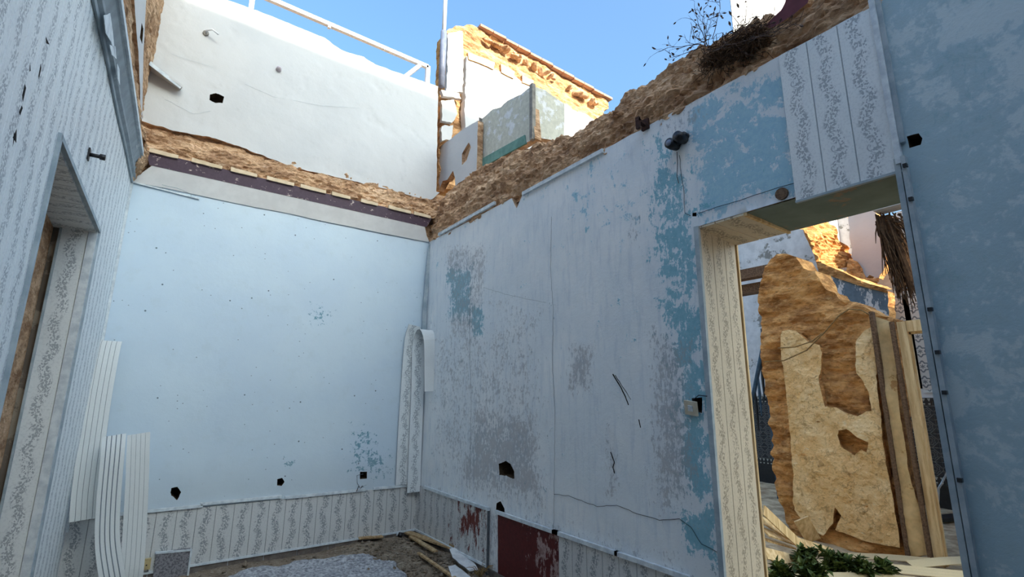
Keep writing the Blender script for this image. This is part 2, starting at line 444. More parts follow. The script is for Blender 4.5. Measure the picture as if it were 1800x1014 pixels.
def mat_maroon_coat():
    k = M('maroon oil paint', .55)
    p = k.sep(k.obj); n = k.noise(6, 6, .7, k.map(k.obj, (1, 1.2, .6))); n2 = k.noise(34, 5, .7)
    v = k.math('ADD', n, k.math('MULTIPLY', k.math('SUBTRACT', 3.5, p[1]), .17)); v = k.math('ADD', v, k.math('MULTIPLY', k.math('SUBTRACT', p[2], .2), .12))
    f = k.ss(v, .58, .61)
    c = k.mix(f, k.mix(k.ss(n2, .3, .7), C(96, 36, 34), C(78, 28, 28)), k.mix(k.ss(n2, .4, .6), C(176, 150, 146), C(136, 104, 100)))
    k.col(c); k.bump(f, .4, .006); return k.m
def mat_wood(name, a, b, scale=6, st=(1, 1, 12)):
    k = M(name, .75)
    n = k.noise(scale, 6, .65, k.map(k.obj, st)); n2 = k.noise(40, 3, .6)
    c = k.mix(k.ss(n, .35, .65), a, b); c = k.mix(k.math('MULTIPLY', k.ss(n2, .55, .75), .3), c, b)
    k.col(c); k.bump(n, .3, .006); return k.m
def mat_tile():
    k = M('dark glazed tile', .25, .5)
    s = k.sep(k.uv); x = k.math('SUBTRACT', s[0], .5); y = k.math('SUBTRACT', s[1], .5)
    r = k.math('SQRT', k.math('ADD', k.math('MULTIPLY', x, x), k.math('MULTIPLY', y, y)))
    a = k.math('ARCTAN2', y, x)
    pet = k.math('ADD', r, k.math('MULTIPLY', k.math('COSINE', k.math('MULTIPLY', a, 8.0)), .035))
    ringm = k.math('MAXIMUM', k.ss(k.math('ABSOLUTE', k.math('SUBTRACT', pet, .3)), .035, .015), k.ss(k.math('ABSOLUTE', k.math('SUBTRACT', pet, .15)), .03, .012))
    l1 = k.math('ADD', k.math('ABSOLUTE', x), k.math('ABSOLUTE', y))
    dia = k.ss(k.math('ABSOLUTE', k.math('SUBTRACT', l1, .58)), .05, .025)
    f = k.math('MULTIPLY', k.math('MAXIMUM', ringm, dia), .8)
    k.col(k.mix(f, C(34, 38, 46), C(112, 112, 108))); return k.m
def mat_tile_border():
    k = M('tile border', .25, .5)
    s = k.sep(k.uv); u = k.math('FRACT', k.math('MULTIPLY', s[0], 3.0)); v = s[1]
    tri = k.math('LESS_THAN', k.math('ABSOLUTE', k.math('SUBTRACT', u, .5)), k.math('MULTIPLY', k.math('SUBTRACT', v, .5), .8))
    dot = k.math('LESS_THAN', k.math('ADD', k.math('POWER', k.math('MULTIPLY', k.math('SUBTRACT', u, .5), .5), 2.0), k.math('POWER', k.math('SUBTRACT', v, .22), 2.0)), .012)
    f = k.math('MULTIPLY', k.math('MAXIMUM', k.math('MULTIPLY', tri, k.math('LESS_THAN', v, .92)), dot), .85)
    k.col(k.mix(f, C(30, 32, 38), C(176, 172, 160))); return k.m
def mat_ornament():
    k = M('ornamental paper', .7)
    s = k.sep(k.uv); u = s[0]; v = k.math('FRACT', k.math('MULTIPLY', s[1], 1.0))
    x = k.math('SUBTRACT', u, .5); y = k.math('SUBTRACT', v, .5)
    r = k.math('SQRT', k.math('ADD', k.math('MULTIPLY', x, x), k.math('MULTIPLY', y, y)))
    a = k.math('ARCTAN2', y, x); pet = k.math('ADD', r, k.math('MULTIPLY', k.math('COSINE', k.math('MULTIPLY', a, 6.0)), .05))
    f = k.math('MAXIMUM', k.ss(k.math('ABSOLUTE', k.math('SUBTRACT', pet, .3)), .07, .03), k.ss(pet, .12, .08))
    k.col(k.mix(k.math('MULTIPLY', f, .8), C(222, 222, 216), C(84, 96, 104))); return k.m
def mat_leaf():
    k = M('weed leaf', .6, .3)
    n = k.noise(14, 3, .6); k.col(k.ramp(n, [(.3, C(44, 58, 26)), (.5, C(70, 88, 38)), (.7, C(104, 118, 58))])); return k.m
def mat_gravel():
    k = M('crumbled earth floor', .95, .1)
    n = k.noise(4, 7, .7); n2 = k.noise(40, 6, .7); w = k.vor(34)
    c = k.ramp(n, [(.3, C(110, 95, 80)), (.5, C(140, 124, 106)), (.7, C(168, 154, 136))])
    c = k.mix(k.ss(n2, .55, .7), c, C(182, 172, 158)); c = k.mix(k.math('MULTIPLY', k.ss(n2, .45, .35), .6), c, C(78, 66, 56))
    k.col(c); k.bump(k.math('ADD', n2, w), .9, .02); return k.m

W_WHITE = mat_white()
W_EARTH = mat_earth('earth rubble', (1.09, 1.09, 1.12))
P_DADO = None
W_EARTHY = mat_earth('ochre earth rubble', (1.13, 1.03, .85))
HOLE_SHADE = mat_earth('shaded hollow', .42)  # earth darkened in its colour as the shade inside holes
W_BACK = mat_back()
W_RIGHT = mat_right()
PVC_BASE, PVC_INK = C(229, 233, 233), C(146, 154, 160)
P_FLOR = mat_panel('floral wall panel', PVC_BASE, PVC_INK, .78)
P_DADO = mat_panel('soiled floral panel', C(208, 208, 206), C(132, 136, 140), .85)
P_CREAM = mat_panel('cream floral panel', C(212, 198, 174), C(140, 126, 106), .8)
P_MAROON = mat_panel('panel with maroon overspill', C(206, 206, 204), C(136, 136, 138), .8, mat_maroon_panel)
P_PLAIN = mat_pvc('panel back', C(220, 222, 220), C(184, 190, 192))
P_GROOVE = mat_pvc('panel groove', C(120, 128, 134), C(96, 104, 110))  # grooves coloured darker than the panel to give them their shade
T_WHITE = simple('white painted moulding', C(222, 228, 230), C(190, 198, 204), 14, .6, .15)
T_GREY = simple('grey blue moulding', C(178, 188, 192), C(148, 162, 170), 8, .6, .2)
CORN = mat_flaked('grey painted cornice', C(158, 168, 174), C(198, 202, 202), .62, 4, (1, .6, 1))
PURPLE = mat_flaked('purple oil paint', C(76, 58, 72), C(214, 196, 186), .60, 12, (1, 1, 1.6), .5)
MAROON = mat_maroon_coat()
BROWNP = mat_flaked('brown bare plaster', C(122, 112, 102), C(160, 150, 136), .52, 2.2)
CONC = simple('grey mortar', C(150, 146, 138), C(110, 106, 100), 9, .9, .6)
TERRAZZO = mat_flaked('terrazzo', C(150, 148, 152), C(108, 106, 112), .5, 55)
SKIRT = simple('brown grey skirting tile', C(122, 114, 108), C(96, 88, 84), 16, .6, .2)
GREEN = mat_flaked('green grey render', C(118, 132, 124), C(150, 132, 112), .56, 2.4)
CREAMT = mat_flaked('cream tiled render', C(206, 204, 188), C(226, 226, 224), .54, 7)
SEA = simple('sea green paint', C(118, 158, 146), C(96, 136, 126), 9)
TERRA = simple('terracotta', C(186, 150, 130), C(166, 128, 108), 18)
BLACK = simple('black bakelite', C(22, 20, 22), C(34, 32, 34), 20, .4, .1, .5)
DARK = simple('dark void', C(30, 26, 24), C(44, 38, 34), 8, .95, .3)
IVORY = simple('ivory plastic', C(212, 204, 184), C(200, 190, 168), 20, .4, .05, .5)
OLDIVORY = simple('yellowed plastic', C(202, 184, 138), C(186, 166, 120), 20, .4, .05, .5)
STEEL_W = simple('white enamelled steel', C(240, 242, 244), C(228, 232, 236), 12, .4, .05, .4)
STEEL_G = simple('grey steel', C(122, 130, 150), C(104, 112, 132), 12, .45, .05, .4)
WOOD_C = mat_wood('cream painted timber', C(232, 206, 160), C(196, 162, 114), 5, (6, 6, .5))
WOOD_B = mat_wood('weathered brown timber', C(126, 100, 78), C(88, 66, 50), 5, (1, 12, 12))
WOOD_T = mat_wood('raw thin timber', C(196, 170, 130), C(150, 118, 80), 5, (6, 6, 6))
TWIG = simple('dry twig', C(74, 60, 58), C(98, 80, 70), 30, .9, .2)
ROOT = simple('matted root', C(66, 46, 32), C(92, 68, 46), 26, .95, .2)
STRAW = simple('dry straw', C(164, 138, 92), C(130, 104, 66), 30, .9, .2)
LEAF = mat_leaf()
GRAVEL = mat_gravel()
TILE = mat_tile(); TILEB = mat_tile_border(); ORN = mat_ornament()
CABLE = simple('grey cable', C(96, 100, 104), C(80, 84, 90), 30, .6, .05)
CORD = simple('brown flex', C(150, 120, 78), C(124, 98, 62), 30, .7, .05)

def panel(fr, u0, u1, zb, zt, parent, mat=None, lift=.012, groove=.006, name='panel', me=None):
    """one grooved plastic strip; zb and zt are heights or pairs (at u0, at u1)"""
    zb = zb if isinstance(zb, (tuple, list)) else (zb, zb); zt = zt if isinstance(zt, (tuple, list)) else (zt, zt)
    ks = [0, 0, .025, .975, 1, 1]; ws = [0, lift-groove, lift, lift, lift-groove, 0]
    V = []; UV = []
    for q in (0, 1):
        for k_, w_ in zip(ks, ws):
            z = (zb[0]+(zb[1]-zb[0])*k_) if q == 0 else (zt[0]+(zt[1]-zt[0])*k_)
            V.append(fr.p(u0+(u1-u0)*k_, z, w_)); UV.append((k_ if u1 > u0 else 1-k_, z/.15))
    F = [(i, i+1, 7+i, 6+i) for i in range(5)] + [(0, 5, 4, 3, 2, 1), (6, 7, 8, 9, 10, 11)]
    return link(name, mesh(name, V, F, mat or P_FLOR, uv=UV), parent)

# ================================================================== THE SETTING
gnd = MB().box((4, 3, -.2), 60, 60, .2)
o = gnd.build('ground', simple('bare ground', C(176, 160, 138), C(150, 134, 114), 2), None)
tag(o, 'bare earth ground under and around the ruined house', 'ground', kind='structure')

# ---- floor of the room
def floor_h(P):
    q = np.c_[P, np.zeros(len(P))]
    edge = np.minimum(np.abs(P[:, 1]-D), np.abs(P[:, 0]-XR))
    return (fbm(q*3, 4, 5)-.5)*.07 + np.exp(-edge*2.2)*.05*(.4+fbm(q*2, 8, 3)) + (fbm(q*22, 6, 3)-.5)*.018
gx, gy = np.meshgrid(np.linspace(-.7, XR+.02, 86), np.linspace(-1.3, D+.02, 170))
P2 = np.c_[gx.ravel(), gy.ravel()]
V = np.c_[P2, -.10+floor_h(P2)]
F = [(j*86+i, j*86+i+1, (j+1)*86+i+1, (j+1)*86+i) for j in range(169) for i in range(85)]
floor = link('floor', mesh('floor', V, F, GRAVEL))
tag(floor, 'room floor under brown crumbled plaster and earth', 'floor', kind='structure')
rng = random.Random(3)

# ---- left wall, clad in floral strips
S1, S2 = -1.205, -2.64                           # far and near edges of the doorway
HEAD = lambda u: 2.582 + (u-S1)*(2.629-2.582)/(S2-S1)
WL_TOP = 5.7
wl = plate('wall_left', FL, [(0.02, -.15), (0.02, ZC), (-7, ZC), (-7, -.15)], .5, [CONC, BROWNP],
           open_holes=[[(S1, -.149), (S1, HEAD(S1)), (S2, HEAD(S2)), (S2, -.149)][::-1]], res=.25)
tag(wl, 'left wall clad in grey floral strips with a deep doorway', 'wall', kind='structure')
u = 0.0; PW = .15
while u > -4.7:
    a, b = u-PW, u
    if b <= S1+.001 and a >= S2-.001 or (a < S1-.02 and b > S2+.02 and a > S2-.2):
        pass
    segs = []
    if a >= S1-.002 or b <= S2+.002: segs = [(a, b, -.1, ZC)]
    else:
        if b > S1+.01: segs.append((S1, b, -.1, ZC)); b = S1
        lo = max(a, S2)
        if b-lo > .01: segs.append((lo, b, 'head', ZC))
        if a < S2-.01: segs.append((a, S2, -.1, ZC))
    for (p, q, zb, zt) in segs:
        panel(FL, p, q, (HEAD(p), HEAD(q)) if zb == 'head' else zb, zt, wl)
    u -= PW
# holes torn in the strips: dark tears standing in the panel joints
for pts in ([(20, 250), (14, 240), (21, 225)], [(36, 145), (38, 152), (32, 178), (31, 165)], [(30, 184), (32, 188), (27, 201), (25, 196)],
            [(73, 62), (80, 76), (74, 74)], [(45, 108), (46, 122), (44, 124)], [(64, 110), (65, 118), (61, 138), (60, 132)],
            [(16, 230), (18, 236), (14, 256)]):
    plate('tear', FL.off(.0125), rag(FL.pxs(pts), .02, .004, 5), .004, DARK, res=.1, parent=wl, smooth=False)
# the reveal: far jamb with one strip, bare plaster behind it, strips under the head
Pj = FL.p(S1, 0)
FJ = Frame(Pj, FL.N*1.0, -FL.U)                  # far jamb, u from the room face inwards is negative
def box_uv(name, fr, u0, u1, z0, z1, th, mat, parent, lift=0.0):
    b = MB(); V = [fr.p(a, z, lift+w_) for a in (u0, u1) for z in (z0, z1) for w_ in (0, th)]
    b.add(V, [(0, 1, 3, 2), (4, 6, 7, 5), (0, 4, 5, 1), (2, 3, 7, 6), (0, 2, 6, 4), (1, 5, 7, 3)])
    return b.build(name, mat, parent)
box_uv('bare_plaster', FJ, -.62, -.17, -.1, HEAD(S1), .004, BROWNP, wl)
panel(FJ, -.17, -.03, -.1, HEAD(S1)-.004, wl, lift=.02)
box_uv('corner_bead', FJ, -.03, .016, -.1, HEAD(S1), .026, T_WHITE, wl)
box_uv('joint_strip', FJ, -.18, -.168, -.1, HEAD(S1)-.01, .028, T_GREY, wl)
# strips under the head, running into the wall
n = 10
for i in range(n):
    a = S1+(S2-S1)*i/n; b = S1+(S2-S1)*(i+1)/n
    V = []; UV = []
    dpt = .34 if i % 3 else .37
    for q in (.004, -dpt):
        for k_, dz in ((0, 0), (.03, -.012), (.97, -.012), (1, 0)):
            uu = a+(b-a)*k_; P_ = FL.p(uu, HEAD(uu)+dz*1.0-.002, q); V.append(P_); UV.append((k_, q/.15))
    link('soffit_panel', mesh('soffit_panel', V, [(0, 1, 5, 4), (1, 2, 6, 5), (2, 3, 7, 6), (0, 3, 2, 1)], P_FLOR, uv=UV), wl)
sheet('broken_edge', [[FL.p(S1+.01, 2.57, -.33), FL.p(S2, 2.62, -.33)], [FL.p(S1+.01, 2.50, -.37), FL.p(S2, 2.55, -.37)], [FL.p(S1+.01, 2.48, -.5), FL.p(S2, 2.5, -.5)]],
      BROWNP, wl, .03, .03, 6, 1, 3)
# trims around the opening
b = MB().beam(FL.p(S1+.012, -.1, .016), FL.p(S1+.012, HEAD(S1)+.02, .016), .03, .02, FL.N); b.build('door_bead', T_GREY, wl)
b = MB().beam(FL.p(S1+.02, HEAD(S1)+.008, .016), FL.p(S2-.02, HEAD(S2)+.008, .016), .026, .02, FL.N); b.build('door_bead', T_GREY, wl)
b = MB().beam(FL.p(S2-.012, -.1, .016), FL.p(S2-.012, HEAD(S2)+.02, .016), .03, .02, FL.N); b.build('door_bead', T_GREY, wl)
b = MB().beam(FL.p(-.012, .4, .018), FL.p(-.012, ZC, .018), .02, .02, FL.N); b.build('corner_bead', T_WHITE, wl)
# room behind the left doorway, closed by a rough wall
wb = plate('wall_behind_left', FL.off(-1.6), [(1, -.15), (1, 4), (-6, 4), (-6, -.15)], .2, BROWNP, res=.5)
tag(wb, 'bare plaster wall of the dark room behind the left doorway', 'wall', kind='structure')

# cornice on the left wall: sloping grey board, white fillet, broken edge and upper plaster
e0, e1 = .02, -5
def fl_row(z, wv, us=(e0, e1)): return [FL.p(x, z, wv) for x in us]
prof = [(ZC-.02, .014), (ZC+.015, .016), (ZC+.03, .034), (ZC+.045, .036), (ZC+.12, .066), (ZC+.13, .076)]
V = []
us = np.linspace(0, -5, 26)
ends = [0, 0, -.02, -.20, -.30, -.32]
for (z, wv), e in zip(prof, ends):
    for x in us: V.append(FL.p(x+e*(1+x/5) if True else x, z+.006*math.sin(x*5+z*9), wv))
k = len(us)
F = [(r*k+i, r*k+i+1, (r+1)*k+i+1, (r+1)*k+i) for r in range(len(prof)-1) for i in range(k-1)]
cor = link('trim_1', mesh('trim_1', V, F, CORN)); cor.modifiers.new('t', 'SOLIDIFY').thickness = .012
tag(cor, 'grey painted cornice with flaking paint along the left wall', 'cornice', kind='structure')
FC = FL.off(.032)
for pts in ([(183, 28), (194, 23), (199, 60), (203, 102), (196, 74), (186, 58)], [(193, 79), (203, 82), (205, 103), (197, 96)], [(206, 110), (210, 122), (211, 150), (207, 138)]):
    plate('paint_flake', FC.off(.03), rag(FC.off(.03).pxs(pts), .02, .006, 8), .003, T_WHITE, res=.05, parent=cor, smooth=False)
for dz, wv, hh in ((.142, .088, .022), (.172, .085, .016)):
    b = MB().beam(FL.p(-.34, ZC+dz, wv), FL.p(-5, ZC+dz, wv), hh, .02, FL.N); b.build('fillet', T_WHITE, cor)
sheet('rubble', [[FL.p(-.02, ZC+.18, .07), FL.p(-5, ZC+.18, .07)], [FL.p(-.02, ZC+.27, .075), FL.p(-5, ZC+.27, .075)], [FL.p(-.02, ZC+.40, .03), FL.p(-5, ZC+.40, .03)], [FL.p(-.02, ZC+.6, .0), FL.p(-5, ZC+.6, .0)], [FL.p(-.02, WL_TOP, .0), FL.p(-5, WL_TOP, .0)]],
      W_EARTH, wl, .03, .035, 6, 2, 12)
sheet('rubble', [[FL.p(.0, ZC-.01, .02), FL.p(-.36, ZC+.02, .02)], [FL.p(.0, ZC+.06, .07), FL.p(-.36, ZC+.06, .05)], [FL.p(.0, ZC+.2, .11), FL.p(-.36, ZC+.2, .09)], [FL.p(.0, ZC+.42, .05), FL.p(-.36, ZC+.42, .05)]],
      W_EARTH, wl, .016, .04, 9, 2, 15)
FLU = FL.off(.03)
up = plate('upper_plaster', FLU, rag(FLU.pxs([(259, -60), (257, 0), (254, 60), (252, 100), (251, 150), (250, 212), (247, 212), (246, 150), (243, 90), (236, 0), (230, -60)]), .06, .02, 4), .1, [W_WHITE, W_EARTH, HOLE_SHADE], res=.12, parent=wl,
           holes=[rag(FLU.pxs([(249, 40), (252, 50), (250, 78), (246, 66)]), .02, .01, 3)], back=True)
o = MB().box(FL.p(-3.4, WL_TOP/2, -.28), .3, 6.8, WL_TOP).build('wall_left_outer', W_EARTH); o.parent = wl; o.name = 'wall_core'

# ---- back wall
hb = lambda pts, a=.008, s=1: rag(FB.pxs(pts), .008, a, s, True, 30)
holes_b = [hb([(301, 858), (312, 856), (318, 866), (311, 878), (300, 872)], .01, 2), hb([(487, 842), (496, 840), (500, 847), (495, 854), (487, 853)], .003, 3),
           hb([(633, 829), (645, 829), (645, 841), (633, 842)], .003, 4)]
def masks_b(P):
    o = np.zeros((len(P), 4))
    for pts, s, a in (([(518, 520), (604, 530), (594, 575), (535, 585)], .16, 1.02), ([(490, 790), (530, 795), (530, 840), (485, 835)], .14, 1.0), ([(600, 730), (660, 735), (700, 800), (700, 855), (600, 855)], .2, 1.04),
                      ([(640, 820), (700, 815), (700, 850), (600, 850)], .1, 1.0), ([(188, 620), (205, 400), (222, 330), (225, 420), (200, 640)], .05, .5), ([(715, 500), (750, 490), (750, 560), (715, 560)], .1, .7)):
        o[:, 0] = np.maximum(o[:, 0], a*soft(P, FB.pxs(pts), s))
    o[:, 1] = np.clip(1-(P[:, 1]-.45)/.45, 0, 1)*.8
    o[:, 3] = 1
    return o
def disp_b(P): q = np.c_[P, np.zeros(len(P))]; return (fbm(q*1.2, 3, 3)-.5)*.012+(fbm(q*9, 5, 3)-.5)*.004
wbk = plate('wall_back', FB, [(-.42, -.15), (2.72, -.15), (2.72, ZC+.02), (-.42, ZC+.02)][::1], .4, [W_BACK, W_EARTH, HOLE_SHADE], holes=holes_b, hole_depth=.12, res=.04, disp=disp_b, masks=masks_b)
tag(wbk, 'pale blue back wall with white upper storey and broken masonry band', 'wall', kind='structure')
# dado strips share one mesh
RAIL = .478
def dado(fr, us, zb, zt, parent, mats):
    base = None
    for i, u_ in enumerate(us):
        mt = mats(i)
        o_ = panel(fr, u_, u_+PW, zb, zt, parent, mt) if base is None or mt not in base else None
        if o_ is not None:
            base = base or {}; base[mt] = (o_.data, u_)
        else:
            me, u_b = base[mt]; o_ = link('panel', me, parent); d = fr.U*(u_-u_b); o_.location = tuple(d)
dado(FB, [-.40+PW*i for i in range(21)], .0, RAIL, wbk, lambda i: P_DADO)
for (p, q) in (((117, 913), (255, 899)), ((255, 899), (356, 889)), ((352, 886), (494, 873)), ((500, 875), (640, 861)), ((655, 859), (732, 852))):
    a = FB.px(*p); b_ = FB.px(*q)
    MB().beam(FB.p(a[0], a[1]+.004, .016), FB.p(b_[0], b_[1]+.004, .016), .026, .022, FB.N).build('dado_rail', T_WHITE, wbk)
MB().beam(FB.p(-.4, .002, .016), FB.p(XR, .002, .016), .018, .014, FB.N).build('bottom_bead', T_WHITE, wbk)
for i in range(11):
    box_uv('skirting_tile', FB, -.40+i*.30+.002, -.40+i*.30+.296, -.14, -.012, .012, SKIRT, wbk)
a = FB.px(275, 970); b_ = FB.px(334, 965)
box_uv('terrazzo_block', FB, a[0], b_[0], -.14, a[1], .034, TERRAZZO, wbk)
b = MB(); b.beam(FB.p(a[0]-.01, a[1], .03), FB.p(b_[0]+.01, b_[1], .03), .016, .02, FB.N); b.beam(FB.p(b_[0]+.008, -.1, .03), FB.p(b_[0]+.008, b_[1], .03), .014, .02, FB.N)
b.build('block_bead', T_WHITE, wbk)
# white coving, purple band, broken masonry and upper plaster
FB1 = FB.off(.10)
c0, c1 = FB1.px(267, 292), FB1.px(747, 398); p0, p1 = FB1.px(258, 262), FB1.px(759, 386)
zl, zh = (c0[1]+c1[1])/2, (p0[1]+p1[1])/2
n = 60; t = np.linspace(0, 1, n)
rowA = FB.pa(np.c_[-.395+3.07*t, ZC+.012-.02*fbm(np.c_[t*9, t*0, t*0+3], 2, 4)-.012], np.full(n, .012))
rowB = FB.pa(np.c_[-.33+2.94*t, np.full(n, ZC+.06)], np.full(n, .05))
rowC = FB.pa(np.c_[c0[0]+(c1[0]-c0[0])*t, np.full(n, zl)], np.full(n, .10))
V = np.concatenate([rowA, rowB, rowC]); F = [(r*n+i, r*n+i+1, (r+1)*n+i+1, (r+1)*n+i) for r in range(2) for i in range(n-1)]
cv = link('coving', mesh('coving', V, F, simple('brightened limewash', C(250, 246, 244), C(240, 236, 234), 5), smooth=True), wbk)  # coving colour raised above the wall white to offset its downward-facing shade
pl = np.r_[densify([(c0[0]-.02, zl), (c1[0]+.02, zl)], .05, False), rag([(p1[0], zh), (p0[0], zh)], .03, .008, 7, False)]
plate('purple_band', FB1.off(.002), pl, .06, [PURPLE, W_EARTH], res=.05, parent=wbk)
# bits of cream render left along the top of the purple band
for i in range(9):
    u0 = p0[0]+.02+i*.335; L_ = rng.uniform(.2, .31)
    plate('render_strip', FB1.off(.022), rag([(u0, zh-.01), (u0+L_, zh-.012), (u0+L_, zh+.022), (u0, zh+.032)], .02, .005, 20+i), .022, simple('cream render', C(226, 204, 174), C(206, 184, 152), 9) if i == 0 else bpy.data.materials['cream render'], res=.06, parent=wbk, smooth=False)
MB().box((1.4, D+.22, 3.75), 3.8, .36, .72).build('wall_core', W_EARTH, wbk)
sheet('rubble', [[FB.p(-.42, zh+.006, .085), FB.p(2.76, zh+.006, .085)], [FB.p(-.42, zh+.06, .085), FB.p(2.78, zh+.06, .085)], [FB.p(-.42, zh+.15, .07), FB.p(2.8, zh+.15, .07)], [FB.p(-.42, 4.0, .0), FB.p(2.8, 4.02, .0)], [FB.p(-.42, 4.09, -.06), FB.p(2.8, 4.1, -.06)]],
      W_EARTH, wbk, .018, .06, 6.5, 3.0, 30)
upx = [(248, 212), (300, 228), (350, 238), (380, 244), (420, 258), (470, 276), (520, 296), (570, 306), (620, 318), (680, 332), (740, 348), (760, 350), (772, 338)]
FBU = FB.off(.02)
low = FBU.pxs(upx); low[0] = (-.44, low[0][1])
topp = FBU.pxs([(770, 152), (700, 128), (660, 114), (640, 100), (600, 88), (570, 66), (520, 46), (480, 30), (440, 14), (400, 0)])
outl = np.r_[rag(low, .025, .014, 40, False), rag([(2.735, low[-1][1])]+topp+[(-.46, 5.68), (-.44, 4.1)], .03, .012, 41, False)]
hu = [rag(FBU.pxs([(369, 166), (380, 163), (394, 170), (391, 181), (378, 181), (368, 175)]), .012, .01, 6, True, 24)]
def disp_u(P):
    q = np.c_[P, np.zeros(len(P))]; cr = np.abs(fbm(q*1.6+7, 9, 4)-.5)
    return (fbm(q*1.5, 3, 4)-.5)*.025+(fbm(q*8, 4, 3)-.5)*.006-.006*np.exp(-(cr/.012)**2)
plate('upper_plaster', FBU, outl, .30, [W_WHITE, W_EARTH, HOLE_SHADE], holes=hu, hole_depth=.12, res=.035, disp=disp_u, parent=wbk, back=True)

# ---- right wall
YD0, YD1, ZD = .640, 1.712, 2.552                 # doorway
fr_px = lambda pts, a=.006, s=1, st=.007: rag(FR.pxs(pts), st, a, s)
holes_r = [fr_px([(876, 816), (889, 810), (897, 816), (904, 828), (903, 842), (890, 836), (878, 836)], .012, 3),
           fr_px([(872, 884), (880, 882), (886, 893), (887, 911), (877, 907), (871, 895)], .008, 4),
           fr_px([(1594, 240), (1614, 234), (1620, 243), (1617, 254), (1598, 260)], .005, 5),
           fr_px([(1217, 374), (1224, 373), (1224, 380), (1217, 380)], .002, 6),
           fr_px([(1216, 700), (1234, 698), (1234, 726), (1218, 722)], .003, 7)]
door_hole = [(-YD1-.0, -.149), (-YD1-.0, ZD), (-YD0, ZD), (-YD0, -.149)]
def masks_r(P):
    o = np.zeros((len(P), 4)); px = FR.pxs
    for pts, s, a in (([(1138, 235), (1160, 222), (1225, 330), (1235, 460), (1248, 640), (1255, 880), (1208, 885), (1180, 700), (1160, 560), (1145, 400)], .13, .66),
                      ([(1195, 640), (1245, 620), (1256, 880), (1200, 890)], .10, .85), ([(785, 470), (832, 465), (830, 560), (790, 560)], .1, .72), ([(828, 535), (850, 535), (850, 595), (830, 595)], .06, .8),
                      ([(1190, 900), (1255, 880), (1265, 1000), (1200, 960)], .1, .75), ([(1600, 60), (1760, 20), (1790, 220), (1640, 200)], .3, .42), ([(1590, 330), (1660, 360), (1700, 560), (1640, 560)], .2, .4)):
        o[:, 0] = np.maximum(o[:, 0], a*soft(P, px(pts), s))
    for pts, s, a in (([(1195, 195), (1420, 85), (1425, 345), (1230, 390)], .14, .62), ([(960, 300), (1140, 210), (1150, 420), (980, 420)], .25, .25)):
        o[:, 2] = np.maximum(o[:, 2], a*soft(P, px(pts), s))
    o[:, 3] = np.clip((.70-(-P[:, 0]))/.06, 0, 1)
    for pts, s, a in (([(755, 560), (960, 520), (960, 900), (755, 850)], .35, .5), ([(830, 700), (945, 720), (960, 900), (800, 860)], .2, .75), ([(780, 430), (860, 420), (850, 640), (790, 600)], .15, .6),
                      ([(1000, 600), (1045, 605), (1040, 690), (1000, 690)], .12, .8), ([(1140, 560), (1220, 600), (1235, 900), (1140, 900)], .15, .7), ([(1150, 205), (1230, 165), (1240, 240), (1150, 260)], .12, .6),
                      ([(1060, 740), (1090, 740), (1090, 880), (1060, 880)], .06, .5), ([(1100, 370), (1130, 370), (1125, 450), (1100, 450)], .1, .5), ([(850, 490), (980, 540), (970, 600), (850, 600)], .2, .4)):
        o[:, 1] = np.maximum(o[:, 1], a*soft(P, px(pts), s))
    o[:, 1] = np.maximum(o[:, 1], .55*np.clip(1-(P[:, 1]-.45)/.25, 0, 1))
    return o
def disp_r(P):
    q = np.c_[P, np.zeros(len(P))]
    return (fbm(q*1.3, 13, 3)-.5)*.014+(fbm(q*10, 15, 3)-.5)*.005
top = FR.pxs([(757, 424), (770, 418), (850, 375), (899, 351), (908, 366), (921, 347), (940, 334), (1000, 304), (1150, 215), (1394, 86), (1545, 5)])
top[0] = (-D+.0, ZC)
top = [(u_, ZC if abs(z_-ZC) < .06 else z_) for u_, z_ in top]
outl = np.r_[[(-D, -.15)], rag(top, .03, .006, 50, False), [(1.3, ZC), (1.3, -.15)]][::-1]
wr = plate('wall_right', FR, outl, .53, [W_RIGHT, W_EARTH, HOLE_SHADE], holes=holes_r, hole_depth=.12, res=.034, disp=disp_r, masks=masks_r, open_holes=[door_hole[::-1]], open_splay=1.13)
tag(wr, 'worn blue right wall with a wide doorway and a broken top', 'wall', kind='structure')
# broken masonry along the top
TOPZ = [(5.52, 4.06), (5.2, 4.12), (4.66, 4.14), (3.96, 4.05), (3.52, 3.97), (3.1, 3.85), (2.56, 3.84), (2.37, 3.92), (2.2, 3.90), (2.0, 3.88), (1.83, 3.93), (1.65, 3.88), (1.4, 3.86), (1.21, 3.82), (1.08, 3.81), (.6, 3.78), (-1.2, 3.8)]
ys = np.array([a for a, b in TOPZ][::-1]); zs = np.array([b for a, b in TOPZ][::-1])
yy = np.linspace(5.56, -1.2, 90); zz = np.interp(yy, ys, zs)
row = lambda x, z: np.c_[np.full(len(yy), x), yy, z]
sheet('rubble', [row(XR+.03, np.full(len(yy), ZC-.05)), row(XR-.004, np.full(len(yy), ZC+.01)), row(XR+.0, ZC+.25*(zz-ZC)), row(XR+.05, ZC+.62*(zz-ZC)), row(XR+.16, zz), row(XR+.40, zz-.02), row(XR+.54, zz-.10), row(XR+.55, np.full(len(yy), ZC-.2))],
      W_EARTH, wr, .017, .075, 6.0, 2.6, 60)
